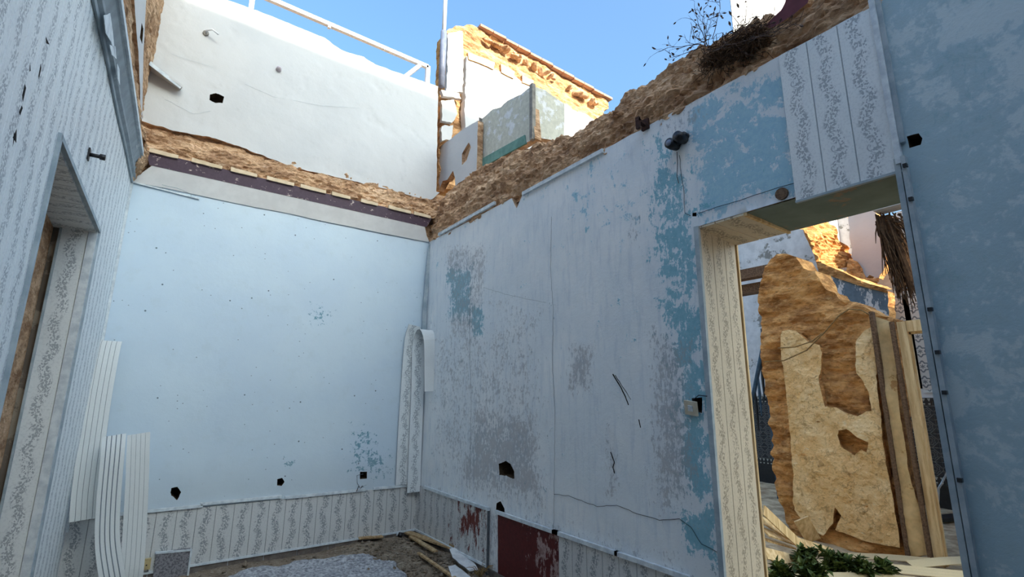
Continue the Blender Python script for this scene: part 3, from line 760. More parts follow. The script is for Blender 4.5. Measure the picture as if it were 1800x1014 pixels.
# loose stones bedded in the broken top
def stone_mesh(s):
    bm = bmesh.new(); bmesh.ops.create_icosphere(bm, subdivisions=2, radius=1)
    P_ = np.array([v.co for v in bm.verts]); d_ = .45+.9*fbm(P_*1.5+s*9, s, 4)
    for v, k_ in zip(bm.verts, d_): v.co = v.co*k_
    for v in bm.verts: v.co.z *= .62; v.co.y *= .8
    me = bpy.data.meshes.new('stone'); bm.to_mesh(me); bm.free(); me.materials.append(W_EARTH); return me
STONES = [stone_mesh(s) for s in range(5)]
def stone(parent, P_, r, k_):
    o_ = link('stone', STONES[k_ % 5], parent); o_.location = Vector(P_)
    o_.rotation_euler = (rng.uniform(-.4, .4), rng.uniform(-.4, .4), rng.uniform(0, 6)); s_ = r
    o_.scale = (s_*rng.uniform(.9, 1.5), s_*rng.uniform(.8, 1.1), s_*rng.uniform(.6, 1)); return o_
for i in range(64):
    y_ = rng.uniform(.2, 5.3); z1 = float(np.interp(y_, ys, zs)); t_ = rng.uniform(.15, 1.0)
    x_ = np.interp(t_, [0, .25, .62, 1], [XR, XR+.0, XR+.05, XR+.16]); stone(wr, (x_+.025, y_, ZC+t_*(z1-ZC)), rng.uniform(.02, .05), i)
for i in range(30):
    x_ = rng.uniform(-.3, 2.6); t_ = rng.uniform(.2, .9); stone(wbk, FB.p(x_, zh+t_*(4.0-zh), .06-.08*t_), rng.uniform(.02, .05), i)
# white moulding left along the top edge
for (p, q) in (((773, 414), (872, 359)), ((921, 343), (1062, 268))):
    a = FR.px(*p); b_ = FR.px(*q)
    MB().beam(FR.p(a[0], a[1]+.01, .012), FR.p(b_[0], b_[1]+.012, .012), .035, .025, FR.N).build('top_moulding', T_WHITE, wr)
# dado on the right wall: strips, bare maroon stretch with an edge, strips again
def ru(x, y): return FR.px(x, y)[0]
uA, uB, uC_ = ru(860, 893), ru(878, 914), ru(984, 975)
us1 = [-D+.0+PW*i for i in range(20) if -D+PW*(i+1) < uA+.02]
dado(FR, us1, .0, RAIL, wr, lambda i: P_MAROON if i >= len(us1)-5 else P_DADO)
us2 = [uC_+PW*i for i in range(12) if uC_+PW*(i+1) < -YD1-.02]
dado(FR, us2, .0, RAIL-.004, wr, lambda i: P_DADO)
plate('maroon_coat', FR, rag([(uB, -.12), (uC_+.0, -.12), (uC_+.01, RAIL-.01), (uB-.02, RAIL-.01)], .03, .006, 12), .008, [MAROON, CONC], res=.05, parent=wr, disp=lambda P: .008+disp_r(P)*.5)
for (p, q) in (((748, 856), (806, 872)), ((806, 873), (862, 892)), ((874, 913), (985, 940)), ((975, 938), (1090, 974)), ((1085, 974), (1215, 1021))):
    a = FR.px(*p); b_ = FR.px(*q)
    MB().beam(FR.p(a[0], RAIL+.004, .018), FR.p(b_[0], RAIL+.004, .018), .028, .024, FR.N).build('dado_rail', T_WHITE, wr)
MB().beam(FR.p(uA+.01, -.1, .014), FR.p(uA+.01, RAIL, .014), .012, .02, FR.N).build('dado_end', CABLE, wr)
MB().beam(FR.p(-D, .002, .016), FR.p(uA, .002, .016), .02, .016, FR.N).build('bottom_bead', T_WHITE, wr)
for i in range(13):
    if -D+i*.3+.3 < -YD1: box_uv('skirting_tile', FR, -D+i*.3+.002, -D+i*.3+.296, -.14, -.012, .012, SKIRT, wr)
# doorway lining: far jamb strips, part of the head lined, the rest bare green grey render
FJR = Frame((XR, YD1, 0), (1, .1, 0), (.1, -1, 0))     # u from the room face inwards
jw = .50/3
for i in range(3):
    panel(FJR, .005+i*jw, .005+(i+1)*jw, -.1, ZD-.006, wr, P_CREAM, lift=.014)
box_uv('jamb_bead', FJR, -.014, .012, -.1, ZD, .03, T_GREY, wr, -.012)
box_uv('jamb_bead', FJR, .515, .535, -.1, ZD, .022, WOOD_C, wr)
def soffit(name, y0, y1, z, mat, lift, x0=.004, x1=.53, strips=1):
    V = []; UV = []
    for q in (x0, x1):
        for k_, dz in ((0, 0), (.03, -lift), (.97, -lift), (1, 0)):
            V.append((XR+q, y0+(y1-y0)*k_, z+dz)); UV.append((k_, q/.15))
    return link(name, mesh(name, V, [(0, 1, 5, 4), (1, 2, 6, 5), (2, 3, 7, 6), (0, 3, 2, 1), (4, 5, 6, 7)], mat, uv=UV), wr)
ysp = 1.40
soffit('soffit_panel', YD1+.05, 1.585, ZD-.001, P_CREAM, .012); soffit('soffit_panel', 1.585, ysp, ZD-.001, P_CREAM, .012)
MB().beam((XR, ysp-.008, ZD-.012), (XR+.53, ysp-.008, ZD-.012), .018, .02).build('soffit_bead', WOOD_C, wr)
Fs = MB(); nx, ny = 16, 30; V = []
for i in range(nx+1):
    for j in range(ny+1):
        x_ = XR+.53*i/nx; y_ = ysp-.016+(YD0-ysp+.02)*j/ny
        V.append((x_, y_, ZD-.006+.012*(float(fbm(np.array([[x_*6, y_*6, 1.0]]), 3, 4)[0])-.5)))
link('soffit_render', mesh('soffit_render', V, [(i*(ny+1)+j, i*(ny+1)+j+1, (i+1)*(ny+1)+j+1, (i+1)*(ny+1)+j) for i in range(nx) for j in range(ny)], GREEN), wr)
# strips above the doorway
q = [FR.px(1394, 87), FR.px(1548, 3), FR.px(1423, 335), FR.px(1592, 290)]
o0, o1 = -1.105, -.655; PWo = (o1-o0)/3
for i in range(3): panel(FR, o0+i*PWo, o0+(i+1)*PWo, ZD-.03, ZC-.015, wr, P_FLOR, lift=.02)
MB().beam(FR.p(o1+.012, ZD-.0, .018), FR.p(o1+.012, ZC+.02, .018), .024, .03, FR.N).build('edge_bead', T_WHITE, wr)
MB().beam(FR.p(o1+.034, ZD+.1, .012), FR.p(o1+.034, ZC+.02, .012), .018, .02, FR.N).build('edge_bead', T_GREY, wr)
MB().beam(FR.p(o0, ZD-.034, .012), FR.p(o1+.02, ZD-.034, .012), .012, .02, FR.N).build('bottom_bead', T_GREY, wr)
# vertical mouldings down the near side of the doorway
MB().beam(FR.p(-YD0-.012, -.1, .012), FR.p(-YD0-.012, ZD+.03, .012), .022, .03, FR.N).build('door_moulding', T_GREY, wr)
MB().beam(FR.p(-YD0+.014, -.1, .016), FR.p(-YD0+.014, ZD+.03, .016), .018, .04, FR.N).build('door_moulding', T_GREY, wr)
for (x_, y_) in ((1594, 296), (1601, 355), (1646, 545), (1655, 620), (1665, 690), (1692, 842)):
    a = FR.px(x_, y_); MB().box(FR.p(-YD0+.02, a[1], .04), .02, .016, .016).build('clip', BLACK, wr)
# round beam end and the crack along the lintel
a = FR.px(1375, 341); b = MB(); b.tube([FR.p(a[0], a[1], -.05), FR.p(a[0], a[1], .012)], .034, 14); b.build('beam_end', WOOD_B, wr)
def crack(pts, fr, parent, r=.0028, mat=None, seed=1, name='crack'):
    p = rag(fr.pxs(pts), .03, .008, seed, False, 20); MB().tube([fr.p(a_, z_, .004) for a_, z_ in p], r, 4).build(name, mat or DARK, parent)
crack([(1228, 375), (1300, 352), (1370, 330), (1424, 315)], FR, wr, .0018)
crack([(975, 868), (1000, 872), (1050, 889), (1085, 888), (1120, 902), (1160, 914), (1195, 912), (1215, 925), (1235, 957), (1262, 970)], FR, wr, .0016, None, 2)
crack([(970, 380), (968, 470), (973, 540), (972, 640), (976, 720), (975, 868), (974, 920)], FR, wr, .0014, CABLE, 3)
crack([(828, 500), (826, 600), (829, 700), (826, 860)], FR, wr, .0012, CABLE, 4)
crack([(850, 505), (900, 520), (960, 532)], FR, wr, .001, CABLE, 5)
crack([(1195, 272), (1198, 300), (1203, 345), (1205, 375), (1216, 380)], FR, wr, .002, CABLE, 6)
crack([(1078, 658), (1092, 680), (1106, 712)], FR, wr, .005, DARK, 7, 'gouge'); crack([(1082, 659), (1098, 684), (1110, 703)], FR, wr, .003, DARK, 8, 'gouge')
crack([(1124, 736), (1127, 752)], FR, wr, .004, DARK, 9, 'gouge'); crack([(1074, 794), (1081, 812), (1078, 820), (1081, 832)], FR, wr, .004, DARK, 10, 'gouge')
for pts, s in (([(430, 148), (480, 170), (560, 185), (630, 190)], 12), ([(300, 95), (340, 108), (375, 118)], 13), ([(290, 175), (340, 200), (370, 195)], 14)): crack(pts, FBU, wbk, .0012, T_WHITE, s)
crack([(285, 325), (310, 331), (345, 345)], FB.off(.03), wbk, .002, T_GREY, 15)
MB().beam(FB.p(-.38, ZC-.012, .012), FB.p(.16, ZC-.045, .012), .012, .012, FB.N).build('moulding', T_WHITE, wbk)

# front wall behind the camera, and the tall house across the street that keeps the sun off the room
fwall = MB(); fwall.box((1.2, -1.4, 1.9), 4.6, .3, 4.1)
o = fwall.build('wall_front', W_WHITE); tag(o, 'white front wall closing the room behind the viewpoint', 'wall', kind='structure')
SHADE = 5.49+(D+12)*math.tan(SUN_EL)/math.cos(SUN_AZ)
hs_ = thing('street_house', 'tall white house across the street, shading the ruined rooms', 'building', (-1, -14, 0))
MB().box((-1.3, -14, SHADE/2), 21.4, 4, SHADE).build('walls', W_WHITE, hs_); MB().box((-1.3, -14.2, SHADE-.2), 21.6, 4, .3).build('roof_edge', W_WHITE, hs_)

CREAMW = simple('cream limewash', C(240, 224, 196), C(226, 206, 174), 4, .9)
for y0, y1, z0, z1 in ((1.85, 5.6, -.15, 3.3), (-1.2, .5, -.15, 3.3), (.5, 1.85, 2.72, 3.3)):
    MB().box((XR+.55, (y0+y1)/2, (z0+z1)/2), .03, y1-y0, z1-z0).build('bounce_facing', CREAMW, wr)  # unseen cream facing, added to bounce warm light onto the stub
# ================================================================== BEYOND THE DOORWAY
gx, gy = np.meshgrid(np.linspace(XR+.0, 10.5, 90), np.linspace(-1.0, 7, 90)); P2 = np.c_[gx.ravel(), gy.ravel()]
V = np.c_[P2, -.03+(fbm(np.c_[P2*2.5, P2[:, :1]*0], 33, 5)-.5)*.09]
fl2 = link('floor_beyond', mesh('floor_beyond', V, [(j*90+i, j*90+i+1, (j+1)*90+i+1, (j+1)*90+i) for j in range(89) for i in range(89)], simple('sandy rubble floor', C(206, 184, 150), C(150, 126, 98), 5, .95, .8)))
tag(fl2, 'littered floor of the roofless rooms beyond the doorway', 'floor', kind='structure')
X1 = 6.15; FX = plane_x(X1); XW = 9.5
out = FX.pxs([(1345, 472), (1352, 455), (1372, 446), (1400, 452), (1412, 470), (1432, 474), (1442, 490), (1446, 505), (1462, 512), (1472, 524), (1500, 530), (1520, 540), (1532, 548), (1548, 552), (1568, 562), (1574, 700), (1584, 850), (1606, 985), (1540, 985), (1480, 975), (1420, 965), (1392, 950), (1378, 920), (1368, 880), (1358, 830), (1353, 760), (1344, 700), (1338, 640), (1334, 580), (1330, 530), (1334, 500)])
out = [(u_, max(z_, -.08)) for u_, z_ in out]
def disp_e(P):
    q = np.c_[P, np.zeros(len(P))]; s_ = np.array([1, 1.9, 1]); y_ = -P[:, 0]
    d_ = (fbm(q*2.6*s_, 41, 5)-.5)*.22+(.45-worley(q*6.0*s_, 44))*.07+(.4-worley(q*15*s_, 45))*.025
    return d_-.03
stub = plate('wall_stub', FX, rag(out, .03, .03, 60), .42, [W_EARTHY, W_EARTHY], res=.028, disp=disp_e, smooth=False, back=True)
tag(stub, 'ochre earth wall stub with peeling cream plaster seen through the doorway', 'wall', kind='structure')
PEEL = M('peeling cream plaster', .9)
nA = PEEL.noise(2.4, 6, .65); nB = PEEL.noise(9, 7, .7, None, .6); nC = PEEL.noise(30, 5, .6)
cc = PEEL.mix(PEEL.ss(nA, .38, .62), C(252, 220, 168), C(240, 198, 138)); cc = PEEL.mix(PEEL.math('MULTIPLY', PEEL.ss(nB, .55, .66), .7), cc, C(186, 146, 96)); cc = PEEL.mix(PEEL.math('MULTIPLY', PEEL.ss(nB, .40, .3), .8), cc, C(252, 236, 204))
wx = PEEL.n('ShaderNodeTexNoise'); PEEL.set(wx.inputs['Vector'], PEEL.obj); wx.inputs['Scale'].default_value = 5; wx.inputs['Detail'].default_value = 5
vm = PEEL.n('ShaderNodeVectorMath', operation='MULTIPLY_ADD'); PEEL.set(vm.inputs[0], wx.outputs['Color']); vm.inputs[1].default_value = (.35, .35, .35); PEEL.set(vm.inputs[2], PEEL.obj)
cv_ = PEEL.vor(7, PEEL.map(vm.outputs[0], (1, 1.5, .9)), 'Distance', 'DISTANCE_TO_EDGE')
cc = PEEL.mix(PEEL.math('MULTIPLY', PEEL.math('MULTIPLY', PEEL.ss(cv_, .05, .0), .5), PEEL.ss(nB, .44, .56)), cc, C(150, 110, 70))
cc = PEEL.mix(PEEL.math('MULTIPLY', PEEL.ss(nC, .56, .66), .45), cc, C(182, 140, 92))
PEEL.col(cc); PEEL.bump(PEEL.math('ADD', nB, PEEL.math('MULTIPLY', nC, .5)), .8, .03); PEEL = PEEL.m
FXp = FX.off(.05)
def disp_p(P):
    q = np.c_[P, np.zeros(len(P))]
    w_ = worley(q*np.array([7, 5, 1])+fbm(q*4, 3, 3)[:, None]*.8, 71)
    t_ = fbm(q*np.array([3.2, 2.6, 1]), 73, 4)*11
    return (fbm(q*2, 70, 4)-.5)*.06+np.clip(w_-.35, 0, 1)*.03+(fbm(q*14, 72, 3)-.5)*.014+np.floor(t_)*.014-.07+.004*(t_-np.floor(t_))
skin = FXp.pxs([(1377, 582), (1390, 580), (1402, 582), (1420, 600), (1438, 606), (1444, 620), (1440, 660), (1446, 690), (1452, 715), (1470, 716), (1490, 726), (1508, 732), (1524, 724), (1534, 722), (1526, 690), (1516, 668), (1506, 655), (1504, 600), (1516, 582), (1532, 572), (1545, 700), (1562, 830), (1582, 940), (1584, 962), (1520, 952), (1470, 930), (1480, 905), (1468, 890), (1466, 920), (1450, 940), (1420, 925), (1398, 895), (1394, 830), (1388, 760), (1383, 690), (1374, 620)])
hs = [FXp.pxs([(1474, 756), (1490, 754), (1510, 768), (1530, 778), (1524, 795), (1516, 790), (1500, 800), (1478, 785), (1470, 765)])]
plate('peeling_plaster', FXp, rag(skin, .025, .012, 61), .05, [PEEL, W_EARTHY], open_holes=[rag(hs[0], .025, .012, 62)], res=.02, disp=disp_p, smooth=False, parent=stub)
# thin posts and grey plaster strip at the edge of the stub
def post_px(name, p, q, X, wd, th, mat, parent):
    a = at_x(*p, X); b_ = at_x(*q, X); return MB().beam(a, b_, wd, th, (-1, 0, 0)).build(name, mat, parent)
post_px('edge_post', (1532, 548), (1598, 980), X1-.08, .035, .07, WOOD_B, stub)
plate('grey_plaster', FX.off(.06), rag(FX.off(.06).pxs([(1537, 556), (1566, 566), (1580, 700), (1600, 830), (1638, 976), (1600, 976), (1578, 850), (1556, 700)]), .03, .006, 64), .08, [mat_flaked('grey cream plaster', C(226, 194, 142), C(190, 146, 92), .58, 5), W_EARTHY], res=.05, parent=stub, disp=disp_p)
post_px('edge_post', (1567, 566), (1636, 982), X1-.09, .03, .06, WOOD_B, stub)
# door frame
df = thing('door_frame', 'cream painted wooden door frame beside the earth wall stub', 'door frame', tuple(at_x(1645, 980, X1-.05)*np.array([1, 1, 0])))
XF = X1-.1; fx = plane_x(XF)
a0, a1 = at_x(1582, 566, XF), at_x(1648, 985, XF); a1[1] = a0[1]
yf = a0[1]; zt_ = at_x(1570, 566, XF)[2]
MB().box((XF+.06, yf-.0, zt_/2), .07, .075, zt_).build('jamb', WOOD_C, df)
MB().box((XF+.06, yf-.41, zt_-.05), .07, .75, .11).build('head', WOOD_C, df)
MB().box((XF+.06, yf-.85, zt_/2), .14, .10, zt_).build('jamb', WOOD_C, df)
b = MB(); b.box((XF+.075, yf-.045, zt_/2-.06), .03, .018, zt_-.14); b.box((XF+.10, yf-.40, zt_-.115), .04, .70, .02); b.build('stop_bead', WOOD_C, df)

o = MB().box((7.95, .75, 1.7), 3.4, .25, 3.5).build('wall_side', W_WHITE); tag(o, 'unseen side wall added to keep the sun out of the far tiled room', 'wall', kind='structure')  # unseen wall, added to block sun from the far room's floor
o = MB().box((XW+.2, -.2, 1.7), .3, 2.2, 3.5).build('wall_side', W_WHITE); tag(o, 'end of the far room wall hidden past the doorway', 'wall', kind='structure')
# far wall with tiled dado
FW9 = plane_x(XW)
wf = plate('wall_far', FW9, rag([(-7, -.15), (-7, 4.75), (-3.3, 4.9), (-2.7, 3.7), (-1.2, 3.9), (-1.2, -.15)][::-1], .08, .05, 80), .3, [mat_flaked('patchy white wall', C(226, 226, 226), C(150, 148, 142), .56, 2.2), W_EARTH], res=.15)
tag(wf, 'far wall with dark glazed tile dado and patchy white plaster', 'wall', kind='structure')
TS = .2; ZT0 = .28
def quad_uv(name, P4, mat, parent, th=.012, nrm=(-1, 0, 0)):
    n_ = np.array(nrm, float)*th; P4 = [np.array(p, float) for p in P4]
    V = [p+n_ for p in P4]+P4
    F = [(0, 1, 2, 3)]+[(i, 4+i, 4+(i+1) % 4, (i+1) % 4) for i in range(4)]
    return mesh(name, V, F, mat, uv=[(0, 0), (1, 0), (1, 1), (0, 1)]*2)
g = .003
tm = quad_uv('tile', [(XW, -g, g), (XW, -TS+g, g), (XW, -TS+g, TS-g), (XW, -g, TS-g)], TILE, None)
bmh = .12
tb = quad_uv('border_tile', [(XW, -g, g), (XW, -TS+g, g), (XW, -TS+g, bmh-g), (XW, -g, bmh-g)], TILEB, None)
for y0, y1 in ((2.0, 3.0), (4.4, 5.6)):
    for j in range(int((y1-y0)/TS+.5)):
        for i in range(5):
            o_ = link('tile', tm, wf); o_.location = (0, y1-j*TS, ZT0+bmh+i*TS)
        for z_ in (ZT0, ZT0+bmh+5*TS):
            o_ = link('border_tile', tb, wf); o_.location = (0, y1-j*TS, z_)
box_uv('black_plinth', FW9, -6, -1.3, -.1, ZT0, .02, BLACK, wf)
# patterned paper strips on the far wall
for (p, q, X) in (((1604, 575), (1626, 690), XW-.03),):
    fo = plane_x(X); a = fo.px(*p); b_ = fo.px(*q)
    V = [fo.p(a[0], b_[1]), fo.p(a[0]+.16, b_[1]), fo.p(a[0]+.16, a[1]+.3), fo.p(a[0], a[1]+.3)]
    L_ = (a[1]+.3-b_[1])/.16
    link('paper_strip', mesh('paper_strip', V, [(0, 1, 2, 3)], ORN, uv=[(0, 0), (1, 0), (1, L_), (0, L_)]), wf).modifiers.new('t', 'SOLIDIFY').thickness = .006
# blue grey peeling partition standing above the stub
FP = plane_x(7.9)
bl = mat_flaked('blue grey peeling paint', C(112, 130, 144), C(226, 226, 226), .52, 6, (1, 1.4, .6))
outp = FP.pxs([(1440, 473), (1462, 480), (1478, 488), (1500, 486), (1520, 500), (1545, 508), (1560, 512), (1572, 700), (1470, 700), (1444, 560)])
wp = plate('wall_partition', FP, rag(outp, .03, .02, 85), .25, [bl, W_EARTHY], res=.06, back=True)
tag(wp, 'blue grey partition with peeling paint showing above the earth stub', 'wall', kind='structure')
sheet('rubble', [[FP.p(*FP.px(*q), .03) for q in ((1440, 478), (1480, 492), (1520, 505), (1562, 516))], [FP.p(*FP.px(*q), .05) for q in ((1440, 460), (1480, 476), (1520, 494), (1562, 508))], [FP.p(*FP.px(*q), -.2) for q in ((1440, 462), (1480, 476), (1520, 492), (1562, 506))]], W_EARTHY, wp, .04, .05, 5, 1.5, 87)
pw_ = FP.off(.04).pxs([(1413, 470), (1420, 468), (1444, 512), (1448, 524), (1436, 512)]); plate('white_fragment', FP.off(.04), rag(pw_, .04, .01, 86), .06, [W_WHITE, W_EARTHY], res=.1, parent=wp, back=True)
# patterned strips beside it
FO = plane_x(8.3)
for (p, q) in (((1564, 520), (1586, 566)), ((1584, 512), (1604, 566))):
    a = FO.px(*p); b_ = FO.px(*q); w_ = .2
    V = [FO.p(a[0], b_[1]-.9), FO.p(a[0]+w_, b_[1]-.9), FO.p(a[0]+w_, a[1]), FO.p(a[0], a[1])]; L_ = (a[1]-b_[1]+.9)/w_
    o_ = link('paper_strip', mesh('paper_strip', V, [(0, 1, 2, 3)], ORN, uv=[(0, 0), (1, 0), (1, L_), (0, L_)]), wp); o_.modifiers.new('t', 'SOLIDIFY').thickness = .02
# sunlit return wall, shaded white wall and overhanging cane
FS = plane_y(3.3)
outp = FS.pxs([(1432, 395), (1445, 372), (1490, 360), (1492, 380), (1502, 480), (1470, 500), (1452, 440)])
ws = plate('wall_sunlit', FS, rag(outp, .04, .04, 88), .2, [W_WHITE, W_EARTHY], res=.1, back=True)
tag(ws, 'white wall end catching the sun above the earth stub', 'wall', kind='structure')
sheet('rubble', [[FS.p(*FS.px(*q), .05) for q in ((1392, 392), (1410, 380), (1432, 372))], [FS.p(*FS.px(*q), .2) for q in ((1400, 425), (1424, 415), (1442, 410))], [FS.p(*FS.px(*q), .15) for q in ((1412, 452), (1440, 446), (1472, 444))], [FS.p(*FS.px(*q), .2) for q in ((1425, 478), (1452, 476), (1492, 470))]], W_EARTHY, ws, .045, .13, 4, 1.3, 89)
FSH = plane_x(9.0)
outp = FSH.pxs([(1488, 350), (1530, 350), (1548, 390), (1558, 440), (1556, 470), (1545, 488), (1528, 484), (1502, 500), (1494, 420)])
wsh = plate('wall_shaded', FSH, rag(outp, .04, .03, 90), .2, [W_WHITE, W_EARTHY], res=.1, back=True)
tag(wsh, 'white shaded wall beside the dark hanging cane', 'wall', kind='structure')
sheet('rubble', [[FSH.p(*FSH.px(*q), .02) for q in ((1494, 455), (1508, 460), (1524, 490), (1546, 490))], [FSH.p(*FSH.px(*q), .15) for q in ((1496, 480), (1512, 480), (1524, 505), (1546, 510))], [FSH.p(*FSH.px(*q), .1) for q in ((1500, 505), (1516, 512), (1530, 520), (1550, 524))]], W_EARTHY, wsh, .04, .12, 4, 1.3, 91)
FCN = plane_x(8.8)
outp = FCN.pxs([(1556, 385), (1580, 372), (1640, 362), (1640, 500), (1600, 506), (1572, 512)])
wcn = plate('wall_mortar', FCN, rag(outp, .04, .03, 92), .25, [mat_flaked('grey mortar patches', C(170, 168, 160), C(226, 226, 222), .55, 3), W_EARTH], res=.1, back=True)
tag(wcn, 'grey mortar wall behind the hanging cane', 'wall', kind='structure')
FTL = plane_x(7.4)
t0 = [FTL.p(*FTL.px(*q)) for q in ((1540, 372), (1640, 346))]
b = MB().beam(t0[0]+np.array([0, 0, .05]), t0[1]+np.array([0, 0, .05]), .25, .14, (0, 0, 1)); o = b.build('roof_slab', W_WHITE)
tag(o, 'broken white roof slab edge at the head of the doorway view', 'slab', kind='structure')
cane = thing('cane_bundle', 'dark dry cane and straw hanging from the broken roof slab', 'cane', tuple(t0[0]))
b = MB()
for i in range(420):
    s_ = rng.random(); p = FTL.px(1542+s_*16+rng.uniform(-8, 8), 384+rng.uniform(-8, 10)); L_ = rng.uniform(.3, 1.2)*(.75+.3*s_)
    if i % 4 == 0: p = FTL.px(rng.uniform(1545, 1625), 376+rng.uniform(-6, 14)); L_ = rng.uniform(.05, .35)
    P0 = FTL.p(p[0], p[1], rng.uniform(-.25, .05)); P1 = P0+np.array([rng.uniform(-.06, .06), rng.uniform(-.08, .05)-.06*L_, -L_*.55]); P2_ = P1+np.array([rng.uniform(-.06, .06), rng.uniform(-.1, .03), -L_*.45])
    b.tube([P0, P1, P2_], [.010, .009, .004], 3, False)
o = b.build('cane_stalks', ROOT, cane); o['kind'] = 'stuff'
# ceiling beams left of the stub
for k_, (p, q) in enumerate((((1292, 484), (1350, 474)), ((1294, 506), (1350, 498)))):
    a = at_x(*p, 7.2); b_ = at_x(*q, 7.2); a[1] += .9; b_[1] -= .2; z_ = (a[2]+b_[2])/2
    bm_ = thing('ceiling_beam', ('upper' if k_ == 0 else 'lower')+' of two weathered brown beams meeting the earth stub', 'beam', (7.2, a[1], z_), 'ceiling beams left of the stub')
    MB().box((7.2+k_*.15, (a[1]+b_[1])/2, z_-.02), .16, abs(a[1]-b_[1]), .15).build('timber', WOOD_B, bm_)
# dark stair balustrade in the gap
bal = thing('stair_balustrade', 'dark blue grey stair balustrade in the gap left of the earth stub', 'balustrade', tuple(at_x(1335, 880, 8.2)*np.array([1, 1, 0])))
BLU = simple('blue grey enamel', C(70, 92, 108), C(54, 72, 88), 10, .5)
pa, pb = at_x(1308, 770, 8.2), at_x(1345, 590, 8.2)
MB().tube([pa, (pa+pb)/2+np.array([0, 0, -.02]), pb], .035, 8).build('handrail', BLU, bal)
MB().beam(pb+np.array([0, 0, .12]), np.array([pb[0], pb[1], -.04]), .09, .09, (1, 0, 0)).build('newel_post', BLU, bal)
for i in range(7):
    p = pa+(pb-pa)*(i+.5)/7; MB().tube([p, p-np.array([0, 0, .35]), p-np.array([0, 0, .7])], [.012, .026, .012], 6).build('baluster', BLACK if i % 2 else BLU, bal)
pk = at_x(1338, 604, 8.1)
# hanging things on the stub: flex looping over the stub, white cord by the far tiles
fx_ = Frame((X1-.17, 0, 0), (0, -1, 0), (-1, 0, 0))
for k_, pts in enumerate(([(1345, 636), (1380, 634), (1420, 616), (1450, 586), (1476, 556), (1494, 544), (1515, 545), (1535, 556)], [(1370, 612), (1400, 610), (1430, 600), (1452, 582)])):
    p = fx_.pxs(pts); q = []
    for i in range(len(p)-1):
        for t_ in np.linspace(0, 1, 5)[:-1]: q.append(fx_.p(p[i][0]+(p[i+1][0]-p[i][0])*t_, p[i][1]+(p[i+1][1]-p[i][1])*t_, .03))
    o = MB().tube(q, .007, 6).build('electric_flex', CORD, None, True)
    tag(o, ('long' if k_ == 0 else 'short')+' brown electric flex sagging across the earth wall stub', 'cable')
fx2 = plane_x(7.5); p = fx2.pxs([(1676, 795), (1668, 822), (1655, 850), (1650, 858), (1648, 905), (1650, 950)])
o = MB().tube([fx2.p(*q) for q in p], .012, 6).build('pale_cord', T_WHITE, None, True); tag(o, 'pale curved cord hanging before the dark tiles', 'cord')

# floor tile diamond in the far room
for (px_, py_) in ((1665, 907),):
    P_ = at_z(px_, py_, .03); V = [P_+np.array([.3, 0, 0]), P_+np.array([0, .09, 0]), P_-np.array([.3, 0, 0]), P_-np.array([0, .09, 0])]
    V += [v-np.array([0, 0, .04]) for v in V]
    link('floor_tile', mesh('floor_tile', V, [(0, 1, 2, 3)]+[(i, i+4, (i+1) % 4+4, (i+1) % 4) for i in range(4)], BLACK), fl2)

# ================================================================== ABOVE THE RIGHT WALL
Y2 = 5.66; FK = plane_y(Y2)
rb_out = FK.pxs([(787, 50), (800, 46), (826, 42), (850, 52), (885, 70), (925, 95), (960, 116), (1000, 138), (1040, 160), (1070, 176), (1072, 190), (1062, 196), (1064, 300), (1000, 330), (900, 330), (800, 330), (772, 330), (776, 160), (786, 155)])
def disp_k(P):
    q = np.c_[P, np.zeros(len(P))]; return (fbm(q*3*np.array([1, 2, 1]), 101, 5)-.5)*.09+(.45-worley(q*5*np.array([1, 2.6, 1]), 102))*.05-.02+(fbm(q*14, 108, 3)-.5)*.05
GABLE = mat_earth('pale gable masonry', (1.12, 1.08, 1.02))
rbm = plate('ruined_building', FK, rag(rb_out, .04, .03, 100), .35, [GABLE, W_EARTHY], res=.045, disp=disp_k, smooth=False, back=True)
tag(rbm, 'sunlit ruined gable with white plaster and ochre broken rim above the back corner', 'building')
wh = FK.off(.10).pxs([(820, 98), (836, 104), (850, 112), (870, 122), (888, 130), (905, 134), (918, 144), (936, 152), (955, 160), (975, 178), (996, 184), (1008, 194), (1030, 200), (1040, 208), (1052, 215), (1050, 300), (900, 310), (824, 310), (817, 200)])
plate('white_plaster', FK.off(.10), rag(wh, .03, .02, 103), .12, [W_WHITE, W_WHITE], res=.08, parent=rbm)
for pts in ([(787, 58), (813, 54), (815, 110), (813, 162), (786, 160)], [(776, 178), (798, 176), (804, 200), (794, 216), (778, 212)], [(776, 222), (796, 220), (794, 245), (777, 248)], [(776, 158), (808, 164), (810, 174), (780, 168)]):
    plate('plaster_patch', FK.off(.09), rag(FK.off(.09).pxs(pts), .03, .02, 105), .06, [W_WHITE, W_WHITE], res=.06, parent=rbm)
for pts in ([(823, 92), (846, 100), (870, 110), (868, 122), (846, 112), (824, 104)], [(880, 112), (905, 126), (903, 138), (882, 128)], [(918, 132), (938, 142), (938, 152), (918, 145)]):
    plate('render_patch', FK.off(.12), rag(FK.off(.12).pxs(pts), .03, .012, 107), .05, [bpy.data.materials['cream render'], W_EARTHY], res=.08, parent=rbm)
cp = FK.pxs([(842, 46), (1074, 177)]); NC = 12
for i in range(NC):
    u0 = cp[0][0]+(cp[1][0]-cp[0][0])*i/NC; u1 = cp[0][0]+(cp[1][0]-cp[0][0])*(i+.96)/NC
    z0 = cp[0][1]+(cp[1][1]-cp[0][1])*(i+.5)/NC
    MB().box(FK.p((u0+u1)/2, z0+.0+.01*(i % 2), -.16), u1-u0, .42, .04).build('coping_tile', TERRA, rbm)
for i in range(26):
    t_ = rng.random(); a = FK.px(840+t_*215, 64+t_*125); stone(rbm, FK.p(a[0], a[1], .03), rng.uniform(.05, .09), i)
